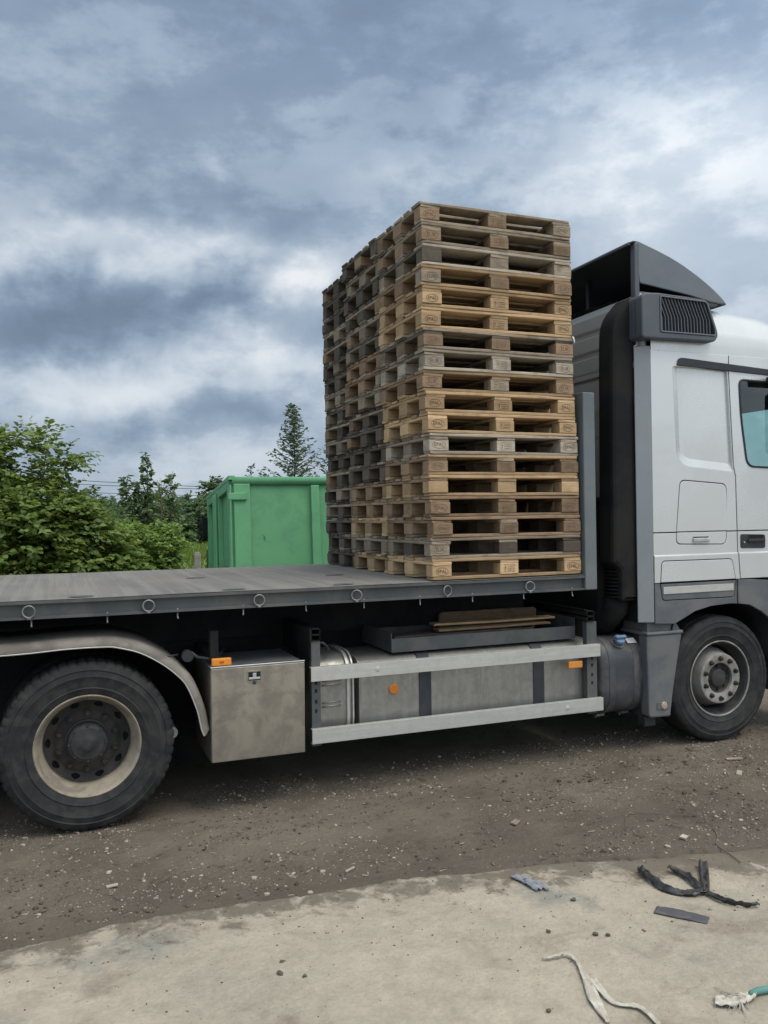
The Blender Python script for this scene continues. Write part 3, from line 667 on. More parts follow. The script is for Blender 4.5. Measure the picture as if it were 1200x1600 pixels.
obj('hanger', MB().box(-.872, -.864, -.0, .7, .90, 1.10), M_BLACK, sg)
obj('hanger', MB().box(1.258, 1.268, .04, .9, .90, 1.11), M_BLACK, sg)
obj('side_marker', MB().box(1.07, 1.19, -.022, .006, .695, .745), M_AMBER, sg, bevel=.006)

# --- tray above the tank
tray = obj('storage_tray', MB().box(-.254, 1.232, .13, .134, .886, .980).box(-.254, 1.232, .134, .72, .886, .892).box(-.254, -.249, .134, .72, .892, 1.02).box(1.226, 1.232, .134, .72, .892, 1.04).box(-.249, 1.226, .716, .72, .892, 1.06), M_RAILP, T)
# --- alloy fuel tank
def rr_prof(y0, y1, z0, z1, r, n=7):
    return rpoly([(y0, z0), (y1, z0), (y1, z1), (y0, z1)], r, n)
tk = obj('fuel_tank', MB().extr(rr_prof(.085, .71, .335, .868, .12), -.500, 1.33), M_TANK, T, angle=35)
for x in (-.072, .835):
    obj('tank_strap', MB().extr(rr_prof(.077, .718, .327, .876, .126), x, x + .088), M_STRAP, tk, angle=35)
    obj('strap_bracket', MB().box(x + .01, x + .075, .30, .70, .285, .327).tube([(x + .045, .28, .33), (x + .045, .28, .27)], .016, 8), M_BLACK, tk)
obj('end_rim', MB().extr(rr_prof(.080, .715, .330, .873, .123), -.512, -.497), M_TANK, tk, angle=35)
obj('end_rim', MB().extr(rr_prof(.080, .715, .330, .873, .123), 1.327, 1.342), M_TANK, tk, angle=35)
obj('weld_seam', MB().extr(rr_prof(.0835, .7115, .3335, .8695, .121), .405, .411), M_TANK, tk, angle=35)
obj('round_reflector', MB().lathe([(.036, .008), (.036, -.002), (.030, -.006), (.028, -.008), (.0005, -.009)], (-.262, .08, .648), n=24), M_AMBER, tk, angle=40)
obj('fuel_sender', MB().lathe([(.05, .0), (.05, .02), (.02, .024), (.0005, .024)], (.68, .33, .868), n=20, axis='z'), M_STEEL, tk, angle=40)
obj('fuel_hose', MB().tube([(.9, .26, .875), (1.02, .22, .892), (1.15, .24, .884), (1.28, .3, .872)], .012, 8), M_STEEL, tk, smooth=True)
# --- rounded silencer box left of the tank
sl = obj('silencer', MB().extr(rr_prof(.085, .62, .335, .905, .17), -.795, -.565), M_TANK, T, angle=35)
obj('flange', MB().extr(rr_prof(.070, .635, .320, .920, .18), -.600, -.582), M_ALU, sl, angle=35)
obj('flange', MB().extr(rr_prof(.070, .635, .320, .920, .18), -.562, -.552), M_ALU, sl, angle=35)
for z in (.742, .715, .60, .575): obj('rib', MB().tube([(-.77, .084, z), (-.64, .084, z + .002)], .006, 8), M_TANK, sl, smooth=True)
obj('cable', MB().tube([(-.80, .06, 1.0), (-.77, .05, 1.0), (-.74, .06, .975), (-.71, .12, .94), (-.68, .2, .95)], .009, 8), M_BLACKPL, sl, smooth=True)

# --- dark barrel tank behind the front wheel
bt = MB(); pr0 = rr_prof(.05, .66, .285, .862, .20, 9)
def infl(prof, k):
    cy, cz = .355, .5735; return [(cy + (p[0] - cy) * k, cz + (p[1] - cz) * k) for p in prof]
rows = []
for x, k in ((1.40, .01), (1.40, .86), (1.405, .92), (1.425, .97), (1.46, 1.0), (1.48, 1.0), (1.80, 1.0), (1.825, .985), (1.845, .95), (1.853, .90), (1.853, .01)):
    pp = infl(pr0, k); rows.append([(x, p[0], p[1]) for p in pp + pp[:1]])
bar = obj('barrel_tank', bt.grid(rows), M_BARREL, T, angle=50)
for x in (1.475, 1.70):
    q1 = infl(pr0, 1.012); q0 = infl(pr0, 1.0)
    obj('tank_strap', MB().extr(q1, x, x + .055), M_BARREL, bar, angle=35, bevel=.003)
    obj('strap_foot', MB().box(x - .01, x + .06, .2, .34, .262, .280).tube([(x + .02, .26, .29), (x + .02, .26, .24)], .012, 8), M_STEEL, bar)
ck = obj('filler_neck', MB().lathe([(.05, -.01), (.05, .012), (.042, .014), (.042, .03)], (0, 0, 0), n=24, axis='z'), M_STEEL, bar, angle=40)
ck.location = (1.60, .115, .822); ck.rotation_euler = (rad(38), 0, 0)
cp = obj('filler_cap', MB().lathe([(.0005, .03), (.045, .03), (.046, .05), (.04, .058), (.0005, .06)], (0, 0, 0), n=10, axis='z').box(-.045, .045, -.012, .012, .058, .082), M_BLUE, bar, bevel=.002)
cp.location = ck.location; cp.rotation_euler = ck.rotation_euler
lb = obj('label_sticker', MB().box(-.04, .04, -.026, .026, 0, .002), M_WHITE, bar); lb.location = (1.725, .115, .838); lb.rotation_euler = (rad(38), 0, 0)

# --- front wheel flap (rear half of the front mudguard)
ff = plate('wheel_flap', rpoly([(1.775, .885), (2.095, .885), (2.115, .895), (2.07, .70), (2.02, .45), (1.99, .255), (1.79, .262)], [.02, .0, .0, .03, .03, .01, .03]), -.012, .10, M_GREYPL, T, bevel=.012)
obj('ledge', MB().box(1.772, 2.118, -.022, .30, .885, .912), M_GREYPL, ff, bevel=.010)
obj('mudguard_web', MB().extr([(1.80, .91), (2.11, .91), (2.06, .985), (1.80, .985)], .01, .30, axis='y'), M_GREYPL, ff)
obj('arch_filler', MB().extr([(1.79, .262), (1.90, .26), (1.93, .45), (1.99, .70), (2.05, .884), (1.79, .884)], .09, .5, axis='y'), M_BLACKPL, ff)
lm = obj('lamp', MB().lathe([(.030, .004), (.030, -.006), (.024, -.014), (.0005, -.016)], (1.925, -.012, .345), n=20), M_LENS, ff, angle=40)
obj('lamp_base', MB().box(1.86, 1.965, -.018, -.0122, .318, .372), M_GREYPL, ff, bevel=.003)
obj('step_bracket', MB().box(1.78, 1.885, .03, .12, .185, .262), M_BLACKPL, ff, bevel=.01)
# inside of the wheel arch
arch = [(2.02, .90), (2.06, .99), (2.20, 1.06), (2.37, 1.10), (2.57, 1.11), (2.77, 1.09), (2.94, 1.0), (3.03, .88), (3.08, .6)]
rows = [[(p[0], y, p[1]) for y in np.linspace(.0, .75, 4)] for p in smooth_path(arch, 4)]
obj('wheel_arch', MB().grid(rows), M_LINER, T, smooth=True, solid=.01)

# ------------------------------------------------------------------ cab
cab = empty('cab', parent=T)
YS_ = -.030
gapL = [(2.598, 2.950), (2.634, 2.182), (2.654, 2.10), (2.662, 1.665), (2.664, 1.485), (2.664, 1.46), (2.678, 1.285)]
def gx(z):
    for (x0, z0), (x1, z1) in zip(gapL, gapL[1:]):
        if z1 <= z <= z0: return x0 + (x1 - x0) * (z0 - z) / (z0 - z1)
    return 2.597 if z > 2.9 else 2.678
G = .0045
# upper band of the rear quarter, with the pressed panel and the notch for the locker
lock = [(2.103, 2.066), (2.556, 2.036), (2.548, 1.668), (2.542, 1.566), (2.058, 1.578), (2.062, 1.672)]
press1 = rpoly([(2.045, 2.944), (gx(2.93) - .016, 2.944), (gx(2.16) - .016, 2.135), (2.075, 2.185)], [.02, .01, .01, .13], 8)
press2 = rpoly([(2.10, 2.940), (gx(2.93) - .018, 2.940), (gx(2.2) - .018, 2.200), (2.12, 2.245)], [.02, .01, .01, .11], 8)
lk_n = [(2.555, 1.669), (2.562, 2.042), (2.097, 2.073), (2.056, 1.669)]
lk_n = rpoly([lk_n[0], lk_n[1], lk_n[2], lk_n[3]], [0, .055, .055, 0], 6)
up = [(1.838, 1.669)] + lk_n[::-1] + [(gx(1.669) - G, 1.669), (gx(2.10) - G, 2.10), (gx(2.182) - G, 2.182), (gx(2.95) - G, 2.95), (2.60, 3.06), (1.838, 3.06)]
plate('quarter_panel', up, YS_, .014, M_SILVER, cab, holes=[press1], bevel=.003)
mbp = MB(); a_ = [(p[0], YS_ + .001, p[1]) for p in press1]; b_ = [(p[0], YS_ + .020, p[1]) for p in press2]
n_ = len(a_); mbp.add(a_ + b_, [(i, (i + 1) % n_, n_ + (i + 1) % n_, n_ + i) for i in range(n_)] + [tuple(range(n_, 2 * n_))])
obj('pressed_panel', mbp, M_SILVER, cab)
# middle band
lk_m = rpoly([(2.555, 1.661), (2.548, 1.560), (2.052, 1.572), (2.056, 1.661)], [0, .05, .05, 0], 6)
midb = [(1.838, 1.661)] + lk_m[::-1] + [(gx(1.661) - G, 1.661), (gx(1.49) - G, 1.49), (1.838, 1.49)]
plate('belt_panel', midb, YS_, .014, M_SILVER, cab)
# lower band stands out a little; the flap below is let into it
fl_t = rpoly([(1.889, 1.284), (1.903, 1.452), (2.596, 1.450), (2.633, 1.284)], [0, .035, .035, 0], 5)
lowb = [(1.838, 1.284), *fl_t, (gx(1.29) - G, 1.284), (gx(1.486) - G, 1.486), (1.838, 1.486)]
plate('sill_panel', lowb, YS_ - .010, .020, M_SILVER, cab)
ledge = MB().extr([(YS_ - .010, 1.486), (YS_ - .001, 1.496), (YS_ + .02, 1.496), (YS_ + .02, 1.484)], 1.840, gx(1.49) - G); obj('ledge', ledge, M_SILVER, cab)
# dark lower skirt and arch
skirt = [(1.838, .977), (2.02, .966), (2.094, .996), (2.219, 1.052), (2.378, 1.084), (2.571, 1.094), (2.641, 1.090), (2.641, 1.278), *rpoly([(2.636, 1.278), (2.617, 1.142), (1.907, 1.146), (1.886, 1.278)], [0, .03, .03, 0], 5), (1.838, 1.278)]
plate('skirt', skirt, YS_ - .008, .03, M_GREYPL, cab)
skirt2 = [(2.649, 1.090), (2.769, 1.074), (2.88, 1.02), (2.968, .960), (3.05, .86), (3.09, .62), (3.72, .62), (3.72, 1.20), (2.98, 1.262), (2.80, 1.277), (2.649, 1.279)]
plate('skirt', skirt2, YS_ - .014, .03, M_GREYPL, cab)
# rear edge trim, angled away from the side
trim = MB().extr([(1.834, YS_ - .004), (1.834, YS_ + .02), (1.735, YS_ + .07), (1.722, YS_ + .05)], .985, 3.09, axis='z')
obj('edge_trim', trim, M_SILVER_SHADE, cab, bevel=.006)
plate('door_header', [(2.606, 2.955), (3.72, 2.915), (3.72, 3.06), (2.606, 3.06)], YS_, .014, M_SILVER, cab)
# locker door and flap
ld = plate('locker_door', rpoly([(2.560, 1.671), (2.556, 2.036), (2.103, 2.066), (2.061, 1.671)], [0, .052, .052, 0], 6), YS_ - .001, .014, M_SILVER, T)
plate('locker_sill', rpoly([(2.550, 1.664), (2.542, 1.566), (2.058, 1.578), (2.061, 1.664)], [0, .045, .045, 0], 6), YS_ - .001, .014, M_SILVER, ld)
obj('handle', MB().box(2.212, 2.372, -.046, -.033, 1.588, 1.618), M_CHROME, ld, bevel=.004)
obj('handle_shade', MB().box(2.215, 2.369, -.034, -.0315, 1.620, 1.628), M_LINER, ld)  # dark strip standing in for the shadow gap above the handle
fl = plate('locker_flap', rpoly([(1.896, 1.288), (1.909, 1.446), (2.591, 1.444), (2.626, 1.288)], [0, .03, .03, 0], 5), YS_ - .012, .02, M_SILVER, T)
plate('flap_base', rpoly([(1.893, 1.274), (1.912, 1.152), (2.611, 1.148), (2.628, 1.274)], [0, .025, .025, 0], 5), YS_ - .010, .02, M_GREYPL, fl)
obj('bright_strip', MB().box(1.914, 2.602, -.0455, -.040, 1.197, 1.252), M_ALU, fl, bevel=.002)
# drip moulding
plate('drip_moulding', rpoly([(2.085, 2.952), (3.45, 2.905), (3.45, 2.945), (2.16, 3.012), (2.10, 3.012)], [.006, 0, 0, .02, .035], 5), YS_ - .014, .03, M_BLACKPL, cab)
# door
DX = 3.36
win = rpoly([(2.704, 2.872), (3.29, 2.862), (3.29, 2.165), (2.775, 2.18), (2.716, 2.58)], [.05, .05, .06, .075, .4], 7)
door = plate('cab_door', [(gx(1.669) + G, 1.669), (gx(2.10) + G, 2.10), (gx(2.182) + G, 2.182), (gx(2.94) + G, 2.938), (DX, 2.912), (DX, 1.669)], YS_, .014, M_SILVER, T, holes=[win])
plate('belt_strip', [(gx(1.661) + G, 1.661), (DX, 1.661), (DX, 1.49), (gx(1.49) + G, 1.49)], YS_, .014, M_SILVER, door)
plate('door_sill', [(gx(1.486) + G, 1.486), (DX, 1.486), (DX, 1.285), (gx(1.29) + G, 1.287)], YS_ - .010, .02, M_SILVER, door)
obj('door_ledge', MB().extr([(YS_ - .010, 1.486), (YS_ - .001, 1.496), (YS_ + .02, 1.496), (YS_ + .02, 1.484)], gx(1.49) + G, DX), M_SILVER, door)
obj('window_seal', MB().tube([(p[0], YS_ - .001, p[1]) for p in win], .009, 6, closed=True), M_BLACKPL, door, smooth=True)
def glass_mat():
    M = bpy.data.materials.new('tinted_glass'); M.use_nodes = True; t = M.node_tree; t.nodes.clear(); q = NG(t)
    tr = q.n('ShaderNodeBsdfTransparent'); tr.inputs[0].default_value = (.80, .95, .90, 1)
    gl = q.n('ShaderNodeBsdfGlossy'); gl.inputs['Roughness'].default_value = .02; gl.inputs[0].default_value = (.9, .95, .95, 1)
    mx = q.n('ShaderNodeMixShader'); mx.inputs[0].default_value = .085; q.lk(tr.outputs[0], mx.inputs[1]); q.lk(gl.outputs[0], mx.inputs[2])
    o = q.n('ShaderNodeOutputMaterial'); q.lk(mx.outputs[0], o.inputs[0]); return M
M_GLASS = glass_mat()
g_ = MB(); g_.add([(p[0], YS_ + .004, p[1]) for p in win], [tuple(range(len(win)))]); obj('window_pane', g_, M_GLASS, door)
hh = plate('door_handle', rpoly([(2.692, 1.528), (2.948, 1.522), (2.948, 1.632), (2.692, 1.640)], .02, 5), YS_ - .006, .012, M_BLACKPL, door)
obj('handle_pull', MB().box(2.76, 2.935, -.052, -.037, 1.575, 1.60), M_HUB, door, bevel=.005)
obj('handle_pocket', MB().box(2.775, 2.925, -.0375, -.0362, 1.602, 1.630), M_LINER, door)
obj('key_lock', MB().lathe([(.0005, -.003), (.008, -.003), (.009, .004)], (2.725, -.037, 1.575), n=12), M_CHROME, door)
# liner behind the panels (dark shut lines), with openings for the windows, both sides
big = [(1.84, .98), (2.05, .98), (2.10, 1.02), (2.25, 1.10), (2.8, 1.11), (3.06, .95), (3.7, .95), (3.7, 3.05), (1.84, 3.05)]
win_in = [(2.69, 2.885), (3.31, 2.885), (3.31, 2.15), (2.72, 2.15)]
plate('liner', big, .002, .012, M_LINER, cab, holes=[win_in], bevel=.0005)
plate('liner', big, 2.432, .012, M_LINER, cab, holes=[win_in], bevel=.0005)
plate('side_panel', [(1.838, .98), (2.03, .98), (2.10, 1.02), (2.25, 1.10), (2.8, 1.11), (3.06, .90), (3.72, .90), (3.72, 3.06), (1.838, 3.06)], 2.447, .02, M_SILVER, cab, holes=[win])
g_ = MB(); g_.add([(p[0], 2.455, p[1]) for p in win], [tuple(range(len(win)))]); obj('window_pane', g_, M_GLASS, cab)
# upper shell: side shoulder and roof
def roof_sec(x):
    dzr = -.0 if x < 2.0 else -.055 * ((x - 2.0) / 1.0) ** 1.3 if x < 3.0 else -.055 - .9 * (x - 3.0) ** 2
    pts = [(YS_ + .002, 3.058, 0), (YS_ + .001, 3.12, .1), (YS_ + .002, 3.20, .3), (YS_ + .010, 3.235, .4), (YS_ + .014, 3.245, .4), (.012, 3.31, .6), (.04, 3.38, .8), (.085, 3.44, 1), (.15, 3.485, 1), (.26, 3.515, 1), (.45, 3.54, 1), (.8, 3.555, 1), (1.22, 3.56, 1)]
    L = [(x, y, z + dzr * k) for y, z, k in pts]
    return L + [(x, 2.44 - y, z) for (x, y, z) in L[:-1][::-1]]
xs_ = [1.842, 1.85, 1.9, 2.0, 2.2, 2.4, 2.6, 2.8, 3.0, 3.15, 3.3, 3.45, 3.58, 3.68]
rows = [roof_sec(x) for x in xs_]
rf = MB().grid(rows); obj('roof', rf, M_SILVER, cab, smooth=True)
obj('roof_lining', MB().box(1.86, 3.6, .03, 2.41, 2.92, 2.96), M_LINER, cab)
# rear wall with pressed ribs, facing the load
zz = [(1.9, 0), (2.60, 0), (2.66, -.008), (2.90, -.008), (2.905, .012), (2.93, .012), (2.935, -.014), (2.965, -.014), (2.970, .010), (2.985, .010), (3.0, -.006), (3.095, -.006), (3.105, .012), (3.155, .012), (3.165, -.004), (3.265, -.004), (3.275, .014), (3.325, .014), (3.335, -.002), (3.43, -.002), (3.455, .02), (3.50, .06)]
rows = [[(1.752 + d, y, z) for y in (.03, .8, 1.6, 2.41)] for z, d in zz]
obj('cab_wall', MB().grid(rows), M_SILVER, cab, solid=.01)
obj('corner_pillar', MB().extr([(1.752, .06), (1.755, .03), (1.835, -.012), (1.835, .06)], 1.0, 3.09, axis='z'), M_BLACKPL, cab)
obj('bulkhead', MB().box(1.756, 1.80, .03, 2.41, .98, 1.90), M_BLACK, cab)
obj('roof_bulkhead', MB().box(1.77, 1.842, .0, 2.44, 3.06, 3.48), M_SILVER_SHADE, cab, bevel=.03)
obj('engine_cover', MB().box(1.56, 1.745, .26, 2.1, .95, 1.95), M_BLACK, cab, bevel=.04)
obj('nose_panel', MB().box(3.70, 3.76, .0, 2.44, .55, 2.0).box(3.69, 3.74, .0, 2.44, 2.84, 3.10).box(3.70, 3.74, .0, .14, 2.0, 2.84).box(3.70, 3.74, 2.30, 2.44, 2.0, 2.84), M_SILVER, cab, bevel=.02)
g_ = MB(); g_.box(3.715, 3.722, .14, 2.30, 2.0, 2.84); obj('windscreen', g_, M_GLASS, cab)
obj('floor', MB().box(1.84, 3.7, .0, 2.44, 1.12, 1.2), M_LINER, cab)
obj('dashboard', MB().box(3.3, 3.68, .05, 2.39, 1.2, 2.02), M_LINER, cab, bevel=.05)
for y in (.55, 1.9): obj('seat', MB().box(2.35, 2.50, y - .25, y + .25, 1.5, 2.22).box(2.35, 2.95, y - .25, y + .25, 1.45, 1.62), M_LINER, cab, bevel=.05)
# mirror
mr_ = obj('wing_mirror', MB().box(2.965, 3.20, -.30, -.12, 2.30, 2.82), M_BLACKPL, T, bevel=.04, seg=3); mr_.location.x = .27
obj('mirror_arm', MB().box(2.965, 3.38, -.20, -.045, 2.848, 2.902), M_BLACKPL, mr_, bevel=.012).location.x = -.27 + .0
# sun visor / folded blind inside the window top
obj('sun_visor', MB().box(3.60, 3.66, .2, 2.2, 2.74, 2.92), M_LINER, cab, bevel=.01)

# --- air intake duct behind the cab and its louvred head
duct = rpoly([(1.525, 1.44), (1.55, 1.43), (1.60, 1.39), (1.60, 1.15), (1.765, 1.15), (1.80, 3.12), (1.80, 3.47), (1.72, 3.475), (1.555, 3.30), (1.545, 3.0)], [.02, 0, .02, .02, .02, 0, 0, .10, .22, .1], 6)
ai = plate('air_intake', duct, .045, .19, M_BLACK, T, bevel=.03)
for i in range(9):
    z = 1.17 + i * .028
    obj('bellows', MB().lathe([(.10, 0), (.112, .008), (.10, .016)], (1.67, .17, z), axis='z', n=24, closed=True), M_BLACK, ai, smooth=True)
obj('duct_elbow', MB().tube([(1.67, .2, 1.18), (1.67, .22, 1.08), (1.64, .3, .98), (1.56, .5, .93)], .10, 14), M_BLACK, ai, smooth=True)
hd = rpoly([(1.705, 3.128), (2.40, 3.140), (2.432, 3.185), (2.425, 3.23), (2.345, 3.435), (2.31, 3.462), (1.86, 3.478), (1.74, 3.468), (1.705, 3.445)], [.03, .03, .02, .03, .03, .03, .03, .03, .03], 5)
gr_hole = rpoly([(1.876, 3.186), (2.398, 3.188), (2.400, 3.232), (2.322, 3.432), (2.30, 3.444), (1.876, 3.452)], [.012, .012, .02, .02, .02, .012], 4)
lh = plate('intake_head', hd, -.105, .085, M_GREYPL, T, holes=[gr_hole], bevel=.012)
M_HEAD = mat('intake_grey', (.075, .088, .105), (.06, .07, .085), rough=.5, scale=3, dirt=(.14, .14, .14), dirt_amt=.25)
lh.data.materials.clear(); lh.data.materials.append(M_HEAD)
obj('duct_box', MB().extr([(p[0], p[1]) for p in hd], -.022, .16, axis='y'), M_HEAD, lh)
obj('grille_backing', MB().extr([(p[0], p[1]) for p in gr_hole], -.045, -.035, axis='y'), M_LINER, lh)
obj('grille_frame', MB().tube([(p[0], -.1065, p[1]) for p in gr_hole], .006, 6, closed=True), M_DEFL, lh, smooth=True)
for i in range(17):
    xb = 1.897 + i * .0305; xk = xb - .004; zk = 3.30; xt = xb - .066
    zt = 3.443; xt_max = 2.30
    if xt < 1.884: tt = (xk - 1.884) / (xk - xt); xt = 1.884; zt = zk + (3.443 - zk) * tt
    zb_ = 3.192
    right = lambda z: 2.400 - max(0, z - 3.232) * .39
    if xk > right(zk): continue
    b = MB(); w_ = .0040
    pts = [(xb, zb_), (xk, zk), (xt, zt)]
    L = [(p[0] - w_, p[1]) for p in pts]; Rr = [(p[0] + w_, p[1]) for p in pts][::-1]
    obj('slat', b.extr([*L, *Rr], -.100, -.070, axis='y'), M_HEAD, lh)

# --- roof deflector
side = [(1.775, 3.890), (1.804, 3.908), (1.985, 3.856), (2.11, 3.815), (2.232, 3.766), (2.396, 3.685), (2.55, 3.592), (2.64, 3.522), (2.668, 3.490), (2.52, 3.497), (2.303, 3.533), (1.821, 3.588), (1.815, 3.60)]
df = plate('roof_deflector', rpoly(side, [.0, .01, .08, .05, .05, .06, .05, .03, .01, 0, 0, .02, 0], 4), .05, .02, M_DEFL, T, bevel=.005)
plate('side_plate', side, 2.37, .02, M_DEFL, df, bevel=.005)
obj('edge_post', MB().extr([(1.770, .052), (1.81, .048), (1.81, .10), (1.775, .11), (1.765, .09)], 3.46, 3.893, axis='z'), M_HEAD, df, bevel=.006)
top = [(1.728, 3.885), (1.76, 3.902), (1.804, 3.902), (1.985, 3.850), (2.11, 3.809), (2.232, 3.760), (2.396, 3.679), (2.55, 3.586), (2.64, 3.516), (2.664, 3.488)]
rows = [[(x, y, z + .0 * (1 - ((y - 1.22) / 1.17) ** 2)) for y in np.linspace(.056, 2.384, 9)] for x, z in top]
obj('top_skin', MB().grid(rows), M_BLACKPL, df, smooth=True, solid=.012)
obj('lip', MB().tube([(1.728, .06, 3.885), (1.728, 2.38, 3.885)], .012, 8), M_DEFL, df)
obj('strut', MB().box(1.95, 1.99, .9, .94, 3.5, 3.84).box(1.95, 1.99, 1.5, 1.54, 3.5, 3.84), M_BLACKPL, df)
obj('base_frame', MB().box(1.80, 2.60, .07, .14, 3.478, 3.53).box(1.80, 2.60, 2.3, 2.37, 3.478, 3.53), M_DEFL, df, bevel=.01)


# ------------------------------------------------------------------ pallets
ZB = 1.3787
def solid(nm, L, w, h, wob=0.):
    """board or block centred at the origin, grain along x, with slightly chamfered, uneven edges"""
    b = MB(); c = min(.004, h * .2); xs = (-L / 2, -L * .47, -L / 4, 0, L / 4, L * .47, L / 2) if L > .4 else (-L / 2, L / 2); rows = []
    pr_ = [(-w / 2 + c, -h / 2), (w / 2 - c, -h / 2), (w / 2, -h / 2 + c), (w / 2, h / 2 - c), (w / 2 - c, h / 2), (-w / 2 + c, h / 2), (-w / 2, h / 2 - c), (-w / 2, -h / 2 + c)]
    for x in xs:
        dy, dz_ = random.uniform(-wob, wob), random.uniform(-wob, wob) * .45
        k0, k1 = (1, 1) if abs(x) < L * .46 or L < .4 else (random.choice((1, 1, .97, .9)), random.choice((1, 1, .94, .82)))     # chipped, worn ends
        rows.append([(x + (random.uniform(-.004, .004) if abs(x) > L * .48 and L > .4 else 0), (p[0] + dy) * k0, p[1] * k1 + dz_) for p in pr_])
    n = 8; vs = [p for r in rows for p in r]; fs = []
    for i in range(len(rows) - 1):
        for k in range(n): fs.append((i * n + k, i * n + (k + 1) % n, (i + 1) * n + (k + 1) % n, (i + 1) * n + k))
    fs += [tuple(range(n))[::-1], tuple(range((len(rows) - 1) * n, len(rows) * n))]
    b.add(vs, fs); return b.mesh(nm)
MESH = {}
def pm(kind, key, var, L, w, h, wob):
    k = (kind, key, var, L, w, h)
    if k not in MESH:
        me = solid(kind, L, w, h, wob); me.materials.append(WOOD[key]); MESH[k] = me
    return MESH[k]
def stamp_mesh(kind):
    b = MB()
    def ring(rx, rz, t, n=40):
        vs = []; fs = []
        for k in range(n):
            a = 2 * math.pi * k / n; c, s = math.cos(a), math.sin(a)
            vs += [(rx * c, 0, rz * s), ((rx - t) * c, 0, (rz - t) * s)]
        for k in range(n): j = (k + 1) % n; fs.append((2 * k, 2 * j, 2 * j + 1, 2 * k + 1))
        b.add(vs, fs)
    def rect(x0, x1, z0, z1): b.add([(x0, 0, z0), (x1, 0, z0), (x1, 0, z1), (x0, 0, z1)], [(0, 1, 2, 3)])
    if kind in ('EPAL', 'EUR'):
        ring(.052, .0305, .003); b.add(*text_mesh(kind, .036 if kind == 'EPAL' else .040))
    else:
        rect(-.045, -.043, -.028, .028); rect(.043, .045, -.028, .028); rect(-.043, .043, .026, .028); rect(-.043, .043, -.028, -.026); rect(-.016, -.0145, -.026, .026)
        for z in (.012, -.002, -.016):
            x = -.008
            while x < .036: w_ = random.uniform(.004, .009); rect(x, x + w_, z - .003, z + .003); x += w_ + random.uniform(.002, .005)
        rect(-.034, -.030, -.018, .018); rect(-.038, -.024, .004, .007)
    me = b.mesh('stamp_' + kind, fixn=False); me.materials.append(M_STAMP); old = me.copy(); old.materials[0] = M_STAMP_OLD; return {True: me, False: old}
ST = {k: stamp_mesh(k) for k in ('EPAL', 'EUR', 'IPPC')}
ORD = ['', 'second', 'third', 'fourth', 'fifth', 'sixth', 'seventh', 'eighth', 'ninth', 'tenth', 'eleventh', 'twelfth', 'thirteenth', 'fourteenth', 'fifteenth', 'sixteenth', 'seventeenth', 'bottom']
LOOK = {'tan': 'light tan', 'fresh': 'fresh yellow', 'brown': 'brown', 'grey': 'weathered grey', 'dark': 'dark weathered', 'pale': 'pale grey'}
near_off = [-.056, -.052, -.050, -.056, -.052, -.054, -.048, -.048, -.048, -.036, -.028, -.014, -.021, -.019, -.013, -.003, -.007, -.006]
near_key = ['grey', 'grey', 'grey', 'brown', 'tan', 'tan', 'dark', 'grey', 'brown', 'tan', 'fresh', 'grey', 'brown', 'brown', 'brown', 'brown', 'grey', 'fresh']
near_top = ['grey', 'grey', 'pale', 'tan', 'tan', 'fresh', 'grey', 'pale', 'tan', 'tan', 'tan', 'pale', 'tan', 'tan', 'brown', 'brown', 'grey', 'fresh']
near_blk = ['brown', 'brown', 'grey', 'brown', 'tan', 'tan', 'brown', 'pale', 'brown', 'tan', 'fresh', 'pale', 'brown', 'tan', 'brown', 'brown', 'grey', 'fresh']
near_st = ['EPAL', 'EUR', '', 'EUR', 'EPAL', 'EPAL', 'EUR', 'EUR', 'EUR', 'EPAL', 'EPAL', 'EPAL', 'EPAL', '', 'EPAL', 'EPAL', 'EUR', 'EPAL']
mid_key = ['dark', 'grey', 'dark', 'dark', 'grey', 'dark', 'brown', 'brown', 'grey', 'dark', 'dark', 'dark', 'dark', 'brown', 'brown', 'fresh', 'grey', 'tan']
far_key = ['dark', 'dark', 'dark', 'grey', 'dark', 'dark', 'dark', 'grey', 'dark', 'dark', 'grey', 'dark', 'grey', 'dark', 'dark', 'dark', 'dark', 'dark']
DECKB = [(.0725, .145), (.23625, .10), (.40, .145), (.56375, .10), (.7275, .145)]
